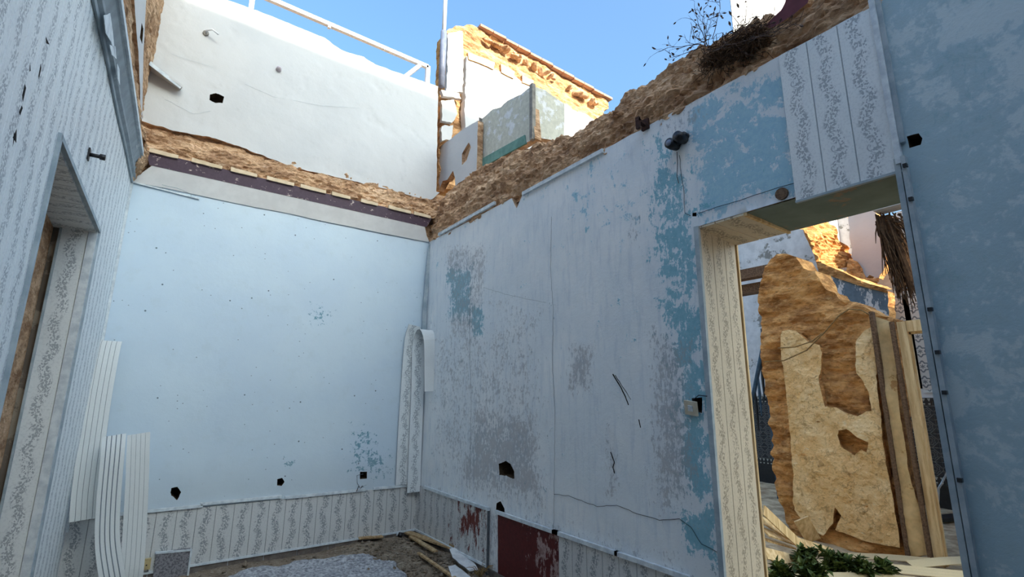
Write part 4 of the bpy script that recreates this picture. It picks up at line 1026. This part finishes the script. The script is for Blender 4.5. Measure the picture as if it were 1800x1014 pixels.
# drainpipe / mast at the corner
mast = thing('mast', 'slender white mast above a grey pipe at the back corner', 'mast', tuple(at_y(776, 152, 5.56)))
a, b_ = at_y(776, 152, 5.56), at_y(779, 55, 5.56); b_[:2] = a[:2]; c_ = at_y(778, -60, 5.56); c_[:2] = a[:2]
MB().tube([a, b_], .045, 10).build('lower_pipe', STEEL_G, mast, True); MB().tube([b_-np.array([0, 0, .02]), c_], .03, 10).build('upper_pipe', STEEL_W, mast, True)
# handrail on the back wall
hr = thing('handrail', 'white steel handrail along the top of the back wall', 'handrail', tuple(at_y(751, 148, 5.62)))
a = at_y(752, 118, 5.62); zr = a[2]; xr0 = a[0]
MB().box((xr0-1.6, 5.62, zr), 3.2, .05, .05).build('rail', STEEL_W, hr)
MB().box((xr0, 5.62, zr-.19), .055, .05, .40).build('post', STEEL_W, hr)
MB().box((xr0-2.2, 5.62, zr-.19), .05, .05, .40).build('post', STEEL_W, hr)
MB().beam((xr0-.12, 5.62, zr-.03), (xr0-.32, 5.66, zr-.28), .04, .05).build('brace', STEEL_W, hr)
MB().box((xr0-1.35, 5.62, zr-.035), .03, .04, .03).build('lug', STEEL_W, hr)
# remains of partition on the wall top
FQ = plane_x(2.95)
q = FQ.pxs([(842, 296), (940, 243), (933, 152), (915, 166), (893, 176), (880, 188), (866, 192), (848, 208), (843, 210)])
yq = -FQ.px(936, 240)[0]; FQ2 = plane_y(yq)
pr = thing('partition_remnant', 'corner of broken cream tiled partition with green foot on the wall top', 'partition', (2.95, yq, q[1][1]))
plate('tiled_face', FQ, rag(q, .03, .008, 110), .09, [CREAMT, W_EARTH], res=.06, parent=pr, back=True)
q2 = FQ2.pxs([(938, 240), (992, 250), (992, 182), (975, 170), (958, 158), (937, 152)])
plate('end_face', FQ2, rag(q2, .03, .008, 111), .10, [CREAMT, W_EARTH], res=.06, parent=pr, back=True)
a, b_ = FQ2.px(936, 243), FQ2.px(933, 150); MB().box((2.95+.0, yq, (a[1]+b_[1])/2), .045, .05, b_[1]-a[1]+.04).build('corner_post', CONC, pr)
q3 = FQ.off(.012).pxs([(843, 296), (924, 252), (922, 237), (843, 281)]); plate('green_foot', FQ.off(.012), q3, .02, SEA, res=.1, parent=pr)
q3 = FQ.off(.012).pxs([(841, 300), (844, 300), (846, 208), (842, 206)]); plate('end_bead', FQ.off(.012), q3, .03, CONC, res=.2, parent=pr)
FQ3 = plane_x(2.86)
q4 = FQ3.pxs([(800, 328), (806, 322), (834, 305), (838, 300), (840, 212), (812, 228), (790, 246), (772, 258), (771, 335), (778, 318), (786, 316), (796, 300), (800, 312)])
ps = plate('plaster_slab', FQ3, rag(q4, .03, .01, 112), .08, [W_WHITE, W_EARTH], res=.06, holes=[rag(FQ3.pxs([(812, 270), (824, 250), (828, 258), (820, 282), (812, 290)]), .02, .008, 113)], hole_depth=.03, back=True)
tag(ps, 'torn white plaster slab standing on the rubble beside the cream partition', 'plaster slab')
# maroon slab near the top of frame
FM = plane_x(2.70)
q5 = FM.pxs([(1338, 56), (1352, 38), (1372, 18), (1380, 4), (1384, -12), (1430, -20), (1420, 4), (1396, 24), (1364, 46)])
ms = plate('maroon_slab', FM, rag(q5, .02, .006, 114), .05, [mat_flaked('faded maroon', C(112, 62, 68), C(140, 96, 98), .6, 6), W_EARTH], res=.04, back=True)
tag(ms, 'torn maroon painted slab lying on the wall top above the doorway', 'plaster slab')
# neighbour's white building far behind
nb = thing('neighbour_house', 'tall white neighbouring house beyond the wall top', 'building', (18.5, 8, 0))
nc = [(15.82, 8), (26, 8), (36, 16.5), (31.6, 16.0)]
nV = [(x, y, 0) for x, y in nc]+[(x, y, 20) for x, y in nc]; nF = [(3, 2, 1, 0), (4, 5, 6, 7)]+[(i, (i+1) % 4, (i+1) % 4+4, i+4) for i in range(4)]
b = MB(); b.add(nV, nF); b.build('walls', W_WHITE, nb)
b = MB(); b.add([(x, y+.02, z+20) for z in (0, .3) for x, y in nc], nF); b.build('roof_edge', W_WHITE, nb)

# ================================================================== THINGS IN THE ROOM
def ribbon(path, wdir, wd, mat, name, parent, grooves=4, th=.005):
    """a plastic strip with grooves swept along a path; wdir = width direction per point"""
    path = [np.array(p, float) for p in path]; m = len(path); ks = []; 
    for gi in range(grooves+1):
        if gi: ks += [(gi/(grooves+1)-.014, 0), (gi/(grooves+1), .6), (gi/(grooves+1)+.014, 0)]
        else: ks.append((0, 0))
    ks.append((1, 0)); V = []; UV = []; n_ = len(ks); s_ = 0
    for i, p in enumerate(path):
        t = path[min(i+1, m-1)]-path[max(i-1, 0)]; t /= np.linalg.norm(t)
        wv = np.array(wdir[i] if isinstance(wdir, list) else wdir, float); wv = wv-t*(wv @ t); wv /= np.linalg.norm(wv); nn = np.cross(wv, t)
        if i: s_ += np.linalg.norm(p-path[i-1])
        for k_, g_ in ks: V.append(p+wv*wd*(k_-.5)-nn*(g_*.006)); UV.append((k_, s_/.15))
    F = [(i*n_+j, i*n_+j+1, (i+1)*n_+j+1, (i+1)*n_+j) for i in range(m-1) for j in range(n_-1)]
    gm = [1 if (ks[j][1] or ks[j+1][1]) else 0 for i in range(m-1) for j in range(n_-1)]
    me = mesh(name, V, F, [mat, P_GROOVE, P_PLAIN] if mat in (P_FLOR,) else [mat, P_GROOVE], gm, UV, smooth=False); o_ = link(name, me, parent)
    md = o_.modifiers.new('t', 'SOLIDIFY'); md.thickness = th; md.offset = 0; md.material_offset = 2 if mat is P_FLOR else 0
    return o_
def spline(pts, n=40):
    P_ = np.array(pts, float); P_ = np.vstack([2*P_[0]-P_[1], P_, 2*P_[-1]-P_[-2]]); out_ = []
    for i in range(1, len(P_)-2):
        for t in np.linspace(0, 1, max(2, n//(len(P_)-3)), endpoint=False):
            a_, b2, c2, d2 = P_[i-1], P_[i], P_[i+1], P_[i+2]
            out_.append(.5*((2*b2)+(-a_+c2)*t+(2*a_-5*b2+4*c2-d2)*t*t+(-a_+3*b2-3*c2+d2)*t**3))
    out_.append(P_[-2]); return out_
# (a) long strip leaning in the left corner
def yp(x, y, Y): return at_y(x, y, Y)
pa_ = [yp(147, 914, 5.28), yp(152, 850, 5.3), yp(170, 720, 5.36), yp(182, 650, 5.40), yp(190, 610, 5.44), yp(193, 599, 5.455)]
o = ribbon(spline(pa_, 30), (1, -.15, 0), .172, P_PLAIN, 'loose_panel', None)
tag(o, 'long straight loose white strip leaning in the left corner', 'wall strip', 'torn wall strips in the left corner')
# (b) a strip folded into a loop, two strands
lp = [yp(201, 765, 5.20), yp(198, 800, 5.14), yp(191, 880, 5.1), yp(189, 950, 5.06), yp(197, 1010, 5.0), yp(205, 1045, 4.98), yp(215, 1062, 4.98), yp(224, 1045, 5.0), yp(232, 1000, 5.0), yp(237, 930, 5.04), yp(241, 850, 5.08), yp(243, 790, 5.12), yp(244, 762, 5.15)]
o = ribbon(spline(lp, 60), [(1, -.25-.0*i, 0) for i in range(70)], .152, P_PLAIN, 'looped_panel', None)
tag(o, 'torn white strip folded into a hanging loop by the left corner', 'wall strip', 'torn wall strips in the left corner')
# (c, d) strips in the right corner
yb = D-.03
cpth = [yp(707, 852, yb), yp(711, 760, yb), yp(716, 680, yb), yp(722, 600, yb-.02), yp(729, 572, yb-.06)]
o = ribbon(spline(cpth, 24), (1, -.1, 0), .155, P_FLOR, 'floral_strip', None, 0)
tag(o, 'floral strip standing on the dado rail by the right corner, torn top', 'wall strip', 'torn wall strips in the right corner')
yb2 = D-.07
A_ = [yp(727, 865, yb2), yp(731, 760, yb2), yp(734, 680, yb2), yp(735, 610, yb2)]
z0 = A_[-1][2]; x0 = A_[-1][0]
arc = [np.array([x0+.008*k_, yb2-.10+.10*math.cos(math.pi*k_/8), z0+.20*math.sin(math.pi*k_/8)]) for k_ in range(1, 9)]
tail = [arc[-1]+np.array([.004*k_, -.006*k_, -.13*k_]) for k_ in range(1, 5)]
o = ribbon(spline(A_, 24)+arc+tail, (1, -.1, 0), .155, P_FLOR, 'curled_strip', None, 0)
tag(o, 'floral strip curling over at the top by the right corner', 'wall strip', 'torn wall strips in the right corner')
# corner mouldings hanging loose
def strip_px(name, pts, Y, wd, mat, label):
    P_ = [at_y(x, y, Y) for x, y in pts]; o_ = ribbon(spline(P_, 20), (1, -.2, 0), wd, mat, name, None, 0, .012); tag(o_, label, 'moulding', 'loose corner mouldings'); return o_
strip_px('corner_moulding', [(771, 420), (766, 470), (762, 540), (756, 615)], D-.16, .04, T_WHITE, 'short white corner moulding hanging free at the top of the right corner')
strip_px('corner_moulding', [(766, 600), (759, 680), (752, 780), (747, 852)], D-.06, .05, T_GREY, 'grey lower corner moulding standing on the right dado rail')
strip_px('corner_moulding', [(757, 430), (752, 480), (747, 540), (744, 600)], D-.04, .05, T_GREY, 'grey upper corner moulding bowed off the back wall')
strip_px('corner_moulding', [(744, 690), (741, 780), (738, 850)], D-.035, .06, T_WHITE, 'pale corner moulding behind the curled floral strip')
# wall fitting with two dark cups
a = FR.px(1196, 253); P0 = FR.p(*a)
lamp = thing('wall_fitting', 'black twin wall light fitting high on the blue wall', 'light fitting', tuple(P0))
Nn = FR.N
q0 = FR.px(1190, 258); q1 = FR.px(1204, 246)
for k_, qq in enumerate((q0, q1)):
    c0_ = FR.p(*qq, .0); b_cup = MB().tube([c0_, c0_+Nn*.05, c0_+Nn*.09], [.028, .036, .034], 14); cup = b_cup.build('cup', BLACK, lamp, True)
    MB().tube([c0_+Nn*.088, c0_+Nn*.096], [.022, .02], 12).build('bulb_socket', STEEL_G if k_ == 0 else BLACK, cup, True)
MB().beam(FR.p(*q0, .03), FR.p(*q1, .03), .035, .04, Nn).build('bridge', BLACK, lamp)
q2_ = FR.px(1207, 240); MB().tube([FR.p(*q2_, .0), FR.p(*q2_, .04)], .022, 10).build('knuckle', BLACK, lamp, True)
wp_ = FR.pxs([(1192, 268), (1193, 290), (1192, 310), (1195, 323)]); MB().tube([FR.p(*q, .012) for q in wp_], .003, 5).build('wire', CABLE, lamp)
# small rusty bracket at the wall edge
a = FR.px(1136, 222); P0 = FR.p(a[0], a[1], .01)
o = thing('rusty_bracket', 'small rusty iron bracket at the broken top edge of the blue wall', 'bracket', tuple(P0))
RUST = simple('rusty iron', C(74, 48, 40), C(50, 34, 30), 20, .8)
MB().beam(P0, P0+Nn*.09+np.array([0, 0, .02]), .03, .02).build('arm', RUST, o); MB().beam(P0+Nn*.08+np.array([0, 0, .04]), P0+Nn*.08+np.array([0, 0, -.05]), .03, .02, (1, 0, 0)).build('hook', RUST, o); MB().box(P0+np.array([.0, 0, .01]), .02, .06, .08).build('plate', RUST, o)
# light switch hanging from its box
a = FR.px(1221, 717); P0 = FR.p(a[0], a[1], .035)
sw = thing('light_switch', 'cream light switch hanging loose from its box beside the doorway', 'switch', tuple(P0))
tilt = np.array([[0, -1, -.12], [-.25, -.12, 1], [-1, 0, -.25]]); tilt = np.array([t/np.linalg.norm(t) for t in tilt])
fp_ = MB().box(P0, .085, .085, .012, tilt).build('face_plate', IVORY, sw); MB().box(P0+tilt[2]*.008, .03, .034, .008, tilt).build('rocker', T_WHITE, fp_); MB().box(P0-tilt[2]*.016, .06, .06, .022, tilt).build('back_box', BLACK, sw)
MB().tube([P0-tilt[2]*.02, P0+np.array([.03, .0, .05]), P0+np.array([.01, -.05, .075]), P0+np.array([.02, -.1, .07])], .003, 5).build('wire', BLACK, sw)
# socket low on the back wall
a = FB.px(254, 990); P0 = FB.p(a[0], a[1], .03)
so = thing('wall_socket', 'yellowed power socket low on the back wall beside the loop strip', 'socket', tuple(P0))
MB().box(P0, .085, .03, .085).build('face_plate', OLDIVORY, so); ins_ = MB().box(P0+np.array([.0, -.017, 0]), .05, .008, .05).build('insert', OLDIVORY, so)
b = MB(); b.box(P0+np.array([-.01, -.022, .004]), .012, .004, .022); b.box(P0+np.array([.014, -.022, -.004]), .01, .004, .01); b.build('pin_holes', BLACK, ins_)
# dangling wires by the square hole on the back wall
a = FB.px(632, 858); P0 = FB.p(a[0], a[1], .03)
wi = thing('wire_stub', 'bare wires poking from the dado rail below the square hole', 'wire', tuple(P0))
for k_ in range(4): MB().tube([P0, P0+np.array([.02*(k_-1.5), -.02, .03]), P0+np.array([.035*(k_-1.5), -.03, -.02+.02*k_])], .004, 5).build('wire', T_WHITE if k_ % 2 else BLACK, wi)
a2 = FB.px(630, 835); MB().tube([FB.p(a2[0]+.05, a2[1]+.01, .01), FB.p(a2[0]-.02, a2[1], .015), FB.p(a2[0]-.01, a2[1]-.08, .012), P0], .003, 5).build('wire', CABLE, wi)
# iron stub on the left wall
a = FL.px(150, 270); P0 = FL.p(a[0], a[1], .01)
ir = thing('iron_peg', 'black iron peg sticking out of the floral left wall', 'peg', tuple(P0))
pe = FL.p(*FL.px(171, 272)); dirn = np.array([1.0, -.1, .0])
MB().box(P0, .02, .04, .07).build('plate', BLACK, ir); MB().tube([P0, P0+FL.N*.075], .012, 8).build('shaft', BLACK, ir, True); MB().tube([P0+FL.N*.055, P0+FL.N*.08], .018, 8).build('tip', BLACK, ir, True)
# hooks on the left wall (small screws)
a = FL.px(113, 218); P0 = FL.p(a[0], a[1], .012)
# bracket board on the upper wall
FU2 = plane_y(D-.03)
p_, q_ = at_y(256, 108, D-.10), at_y(318, 157, D-.02)
br = thing('shelf_board', 'thin white board slanting out of the upper left corner', 'board', tuple(q_))
MB().beam(p_+np.array([-.03, 0, 0]), q_, .16, .025, (.4, 0, 1)).build('board', W_WHITE, br); MB().beam(p_+np.array([-.02, -.08, -.02]), q_+np.array([0, -.07, -.02]), .012, .035, (.4, 0, 1)).build('edge_strip', T_WHITE, br)
# hook and boss on the upper wall
P0 = at_y(362, 58, D-.03); hk = thing('pipe_hook', 'curved grey pipe end poking from the upper white wall', 'hook', tuple(P0))
MB().tube([P0+np.array([0, .05, 0]), P0+np.array([.0, -.03, .01]), P0+np.array([.05, -.07, .02]), P0+np.array([.11, -.07, -.01])], .009, 8).build('pipe', STEEL_W, hk, True); MB().tube([P0+np.array([.0, .012, 0]), P0+np.array([0, -.004, 0])], .028, 10).build('collar', CONC, hk)
P0 = at_y(490, 122, D-.02); bo = thing('wall_boss', 'small round plaster boss on the upper white wall', 'boss', tuple(P0))
MB().tube([P0+np.array([0, .02, 0]), P0+np.array([0, -.03, 0]), P0+np.array([0, -.05, 0])], [.032, .026, .012], 12).build('boss', simple('pinkish plaster', C(214, 206, 212), C(190, 180, 188), 12), bo, True)

# ---- debris on the floor
gs = plate('grey_sheet', Frame((0, 0, 0), (1, 0, 0), (0, -1, 0)), [(0, 0), (1, 0), (1, 1), (0, 1)], .01, GRAVEL, res=.5)
bpy.data.objects.remove(gs)
poly = np.array([at_z(x, y, -.06)[:2] for x, y in ((300, 1040), (430, 1003), (520, 987), (600, 976), (650, 972), (690, 985), (705, 1005), (712, 1040), (740, 1090), (300, 1150))])
gx, gy = np.meshgrid(np.linspace(poly[:, 0].min(), poly[:, 0].max(), 70), np.linspace(poly[:, 1].min(), poly[:, 1].max(), 70)); P2 = np.c_[gx.ravel(), gy.ravel()]
sd = sdist(P2, poly)+(fbm(np.c_[P2*5, P2[:, :1]*0], 55, 4)-.5)*.25
V = np.c_[P2, -.10+floor_h(P2)+np.where(sd > 0, .012+np.minimum(sd, .1)*.25, -.02)+(fbm(np.c_[P2*np.array([5, 16]), P2[:, :1]*0], 56, 4)-.5)*.05]
F = [(j*70+i, j*70+i+1, (j+1)*70+i+1, (j+1)*70+i) for j in range(69) for i in range(69) if sd[j*70+i] > -.05]
SHEETM = simple('dusty grey fabric', C(186, 186, 188), C(118, 118, 122), 34, .95, .9)
o = link('ground_sheet', mesh('ground_sheet', V, F, SHEETM)); tag(o, 'crumpled dusty grey sheet spread on the room floor', 'sheet')
b = MB()
for i in range(1500):
    if i < 700: P_ = at_z(rng.uniform(600, 860), rng.uniform(945, 1012), -.06)
    else: P_ = np.array([rng.uniform(-.3, 2.6), rng.uniform(2.8, 5.45), 0])
    if P_[0] > 2.62 or P_[1] > 5.46: continue
    if i >= 700 and inside(P_[None, :2], poly)[0] and rng.random() < .7: continue
    r = rng.uniform(.006, .024)*(1 if rng.random() < .9 else 1.8); P_[2] = -.10+float(floor_h(P_[None, :2])[0])+r*.4
    V = [P_+r*np.array(v)*np.array([rng.uniform(.6, 1.3), rng.uniform(.6, 1.3), rng.uniform(.4, .9)]) for v in ((1, 0, 0), (-1, 0, 0), (0, 1, 0), (0, -1, 0), (0, 0, 1), (0, 0, -1))]
    b.add(V, [(0, 2, 4), (2, 1, 4), (1, 3, 4), (3, 0, 4), (2, 0, 5), (1, 2, 5), (3, 1, 5), (0, 3, 5)])
o = b.build('rubble_crumbs', GRAVEL); tag(o, 'brown crumbs of plaster and earth scattered on the room floor', 'rubble', kind='stuff')
def fz(P_): return -.10+float(floor_h(np.array([P_[:2]]))[0])
def plank(p, q, wd, th, mat, label, name='plank', z=.02, group='loose planks in the right corner', tz=0):
    a_ = at_z(*p, -.05); b2 = at_z(*q, -.05); a_[2] = fz(a_)+z+tz; b2[2] = fz(b2)+z
    o_ = MB().beam(a_, b2, wd, th).build(name, mat); tag(o_, label, 'plank', group); return o_
plank((716, 942), (797, 972), .085, .016, WOOD_T, 'longest raw timber plank nearest the right wall', z=.05)
plank((722, 948), (765, 977), .05, .014, WOOD_T, 'short raw lath beside the long plank in the corner', z=.045)
plank((735, 978), (800, 1020), .03, .016, WOOD_T, 'thin bare lath lying out in the floor rubble', z=.04)
plank((730, 937), (800, 975), .03, .02, WOOD_T, 'narrow batten under the right wall dado', z=.07)
plank((630, 957), (672, 951), .07, .014, WOOD_T, 'short pale board end lying below the back wall', z=.04)
for pts, l_, z_ in (([(790, 976), (808, 972), (830, 988), (842, 1002), (826, 1004), (806, 994), (796, 988)], 'white board piece at the foot of the right wall', .03), ([(788, 1003), (800, 1000), (826, 1014), (850, 1040), (820, 1040), (796, 1020)], 'nearer white board piece at the bottom of the frame', .02)):
    q_ = np.array([at_z(x, y, -.04)[:2] for x, y in pts]); fb_ = Frame((0, 0, -.02+z_-.02), (1, 0, 0), (0, -.12, 1)); fb_.V = np.array([0, 1, .12])/np.linalg.norm([0, 1, .12])
    c_ = q_.mean(0); fb_.O = np.array([c_[0], c_[1], -.1+float(floor_h(c_[None])[0])+z_+.02]); o = plate('white_board', fb_, rag(q_-c_, .02, .008, 5), .012, [simple('chalk board', C(226, 226, 224), C(196, 196, 196), 9), CONC], res=.06, back=True)
    tag(o, l_, 'board', 'white board pieces on the floor')
a_ = at_z(707, 941, -.03); o = thing('bottle_shard', 'small dark broken bottle end in the corner rubble', 'shard', tuple(a_))
MB().tube([a_, a_+np.array([-.04, .02, .015])], [.03, .022], 8).build('neck', BLACK, o, True); MB().tube([a_+np.array([-.04, .02, .015]), a_+np.array([-.055, .028, .02])], .024, 8).build('rim', T_WHITE, o, True)
for k_, (px_, py_, l_) in enumerate(((640, 938, 'dry straw tuft against the back wall dado'), (845, 1003, 'yellowed straw tuft against the right wall dado'))):
    P0 = at_z(px_, py_, -.02); P0[2] = fz(P0)+.0; b = MB()
    for i in range(46):
        d_ = np.array([rng.uniform(-.12, .12), rng.uniform(-.1, .04), rng.uniform(.03, .13)]); b.tube([P0+d_*.1, P0+d_*.6+np.array([0, 0, .02]), P0+d_*np.array([1.2, 1.2, .8])], [.003, .0025, .001], 3, False)
    o = b.build('straw_tuft', STRAW); tag(o, l_, 'straw', kind='stuff')

# ---- doorway litter: loose strips, laths and weeds
def strip_z(pts, z0, wd, mat, label, name, cat='wall strip', group='fallen strips in the doorway', gr=2):
    P_ = [at_z(x, y, z) for (x, y), z in zip(pts, z0)]
    dd = P_[-1]-P_[0]; wv = np.cross(dd, (0, 0, 1)); wv /= np.linalg.norm(wv)
    o_ = ribbon(spline(P_, 20), tuple(wv+np.array([0, 0, -.3])), wd, mat, name, None, gr); tag(o_, label, cat, group); return o_
CRM = mat_pvc('cream strip', C(206, 186, 146), C(158, 136, 100))
strip_z([(1440, 990), (1530, 996), (1620, 1004), (1705, 1012)], [.08, .1, .1, .08], .12, CRM, 'wide cream grooved strip lying across the doorway behind the weeds', 'fallen_strip')
strip_z([(1400, 1016), (1520, 1016), (1620, 1024), (1705, 1034)], [.10, .12, .12, .10], .13, CRM, 'nearest cream grooved strip at the foot of the doorway', 'fallen_strip')
strip_z([(1446, 976), (1540, 978), (1620, 984), (1700, 990)], [.04, .05, .06, .05], .09, CRM, 'thin cream strip against the foot of the earth stub', 'fallen_strip', gr=1)
strip_z([(1600, 992), (1660, 986), (1705, 984)], [.1, .13, .12], .1, CRM, 'short cream strip beside the near door moulding', 'fallen_strip', gr=1)
def lath(p, zp, q, zq, wd, label):
    a_ = at_z(*p, zp); b2 = at_z(*q, zq); o_ = MB().beam(a_, b2, wd, .014, (-1, -.3, .6)).build('lath', WOOD_C); tag(o_, label, 'lath', 'pale laths piled behind the doorway jamb')
lath((1342, 896), .55, (1420, 970), .08, 0.080, 'topmost steep pale lath behind the jamb')
lath((1342, 915), .42, (1412, 958), .10, 0.072, 'second pale lath down behind the jamb')
lath((1344, 934), .34, (1420, 960), .06, 0.096, 'broad pale lath in the middle of the pile')
lath((1345, 948), .26, (1395, 962), .06, 0.048, 'thin lath low in the pile')
lath((1345, 972), .2, (1398, 985), .1, 0.096, 'lowest pale lath beside the weeds')
lath((1380, 945), .2, (1465, 972), .05, 0.080, 'flat pale lath ending at the stub foot')
lath((1408, 912), .32, (1430, 950), .1, 0.144, 'short pale lath upright against the stub')
def weed(x, y, z, h, n_, label):
    P0 = at_z(x, y, z); r_ = random.Random(int(x*7+y)); t_ = thing('weed', label, 'weed', tuple(P0), 'green weeds in the doorway'); bs = MB(); bl_ = MB()
    for i in range(n_):
        an = r_.uniform(0, 6.28); sp = r_.uniform(.1, .75)*h; tip = P0+np.array([math.cos(an)*sp, math.sin(an)*sp, h*r_.uniform(.35, 1)]); mid = (P0+tip)/2+np.array([0, 0, .15*h])
        bs.tube([P0, mid, tip], [.005, .004, .002], 3, False)
        for j in range(40):
            k_ = r_.uniform(.15, 1); c_ = P0*(1-k_)**2+2*mid*k_*(1-k_)+tip*k_*k_; d_ = np.array([r_.gauss(0, 1), r_.gauss(0, 1), r_.gauss(.25, .6)]); d_ /= np.linalg.norm(d_); s_ = np.cross(d_, (.1, .2, 1)); s_ /= np.linalg.norm(s_)+1e-9; L_ = r_.uniform(.035, .08); wv = L_*.26
            nn = np.cross(s_, d_)*.15*L_
            bl_.add([c_, c_+d_*L_*.5+s_*wv+nn, c_+d_*L_, c_+d_*L_*.5-s_*wv+nn], [(0, 1, 2), (0, 2, 3)])
    bs.build('stem', LEAF, t_); bl_.build('leaves', LEAF, t_)
weed(1375, 1030, .1, .14, 20, 'low green weed nearest the jamb panels'); weed(1420, 1000, .06, .16, 26, 'green weed before the lath pile'); weed(1470, 1012, .06, .17, 30, 'bushiest green weed in the middle of the doorway')
weed(1515, 1018, .08, .14, 22, 'green weed over the near cream strip'); weed(1430, 1035, .12, .16, 24, 'front green weed at the bottom edge of the frame'); weed(1555, 1016, .1, .11, 10, 'small straggling weed on the cream strip')

# ---- dry growth on the wall top
def branch(b, P0, d0, L_, r, depth, rnd, buds):
    pts = [P0]; d_ = np.array(d0, float); n_ = 5
    for i in range(n_):
        d_ = d_+np.array([rnd.gauss(0, .16), rnd.gauss(0, .16), rnd.gauss(0, .12)]); d_ /= np.linalg.norm(d_); pts.append(pts[-1]+d_*L_/n_)
    b.tube(pts, [r*(1-.13*i) for i in range(n_+1)], 4, False)
    if depth:
        for i in range(1, n_+1):
            for _ in range(1 if rnd.random() < .8 else 0):
                nd = d_+np.array([rnd.gauss(0, .6), rnd.gauss(0, .6), rnd.gauss(0, .5)]); branch(b, pts[i], nd/np.linalg.norm(nd), L_*rnd.uniform(.3, .55), r*.6, depth-1, rnd, buds)
    elif rnd.random() < .5: buds.append((pts[-1], d_))
def shrub(name, label, base, dirs, seed, mat, L_=.5, r=.006, depth=2):
    t_ = thing(name, label, 'shrub', tuple(base)); rnd = random.Random(seed); b = MB(); buds = []
    for d_ in dirs:
        d_ = np.array(d_, float); branch(b, np.array(base)+np.array([rnd.uniform(-.04, .04), rnd.uniform(-.05, .05), 0]), d_/np.linalg.norm(d_), L_*np.linalg.norm(d_), r, depth, rnd, buds)
    b.build('branches', mat, t_); b = MB()
    for P_, d_ in buds: b.tube([P_-d_*.005, P_+d_*.008, P_+d_*.022], [.003, .007, .002], 4)
    if b.V: b.build('seed_heads', mat, t_)['kind'] = 'stuff'
    return t_
FRT = plane_x(2.78)
def pt(x, y, X=2.78): return at_x(x, y, X)
B0 = pt(1244, 78)
s1 = shrub('dry_shrub', 'leafless dry shrub growing on the broken wall top against the sky', B0, [(0, .25, 1), (-.1, .5, .9), (0, .05, 1.05), (.05, .8, .45), (-.05, .9, .3), (0, -.3, .8), (0, .15, 1.1), (-.1, .6, .05)], 5, TWIG, .27, .0036)
B1 = pt(1326, 32)
shrub('dry_shrub', 'single dry sprig on the wall top before the white house', B1, [(0, -.25, .9)], 8, TWIG, .2, .003, 1)
B2 = pt(1265, 88, 2.66)
shrub('dry_branch', 'dead branch hanging from the root mat over the blue wall', B2, [(-.22, -.95, -.42), (-.2, -1.0, -.55), (-.12, -.75, -.45)], 21, TWIG, .40, .0045, 2)
rm = thing('root_mat', 'matted brown dead roots spilling over the broken wall top', 'roots', tuple(pt(1285, 85, 2.66))); b = MB()
for i in range(900):
    s_ = rng.random(); P_ = pt(1240+s_*105+rng.uniform(-8, 8), 112-s_*55+rng.gauss(0, 13), 2.70+rng.uniform(-.07, .05)); pts = [P_]
    d_ = np.array([rng.gauss(0, .5), rng.gauss(0, 1), rng.gauss(-.25, .7)])
    for k_ in range(4): d_ = d_+np.array([rng.gauss(0, .5), rng.gauss(0, .6), rng.gauss(-.1, .5)]); d_ /= np.linalg.norm(d_); pts.append(pts[-1]+d_*rng.uniform(.015, .035))
    b.tube(pts, [.0028, .003, .0026, .002, .0012], 3, False)
o = b.build('roots', ROOT, rm); o['kind'] = 'stuff'
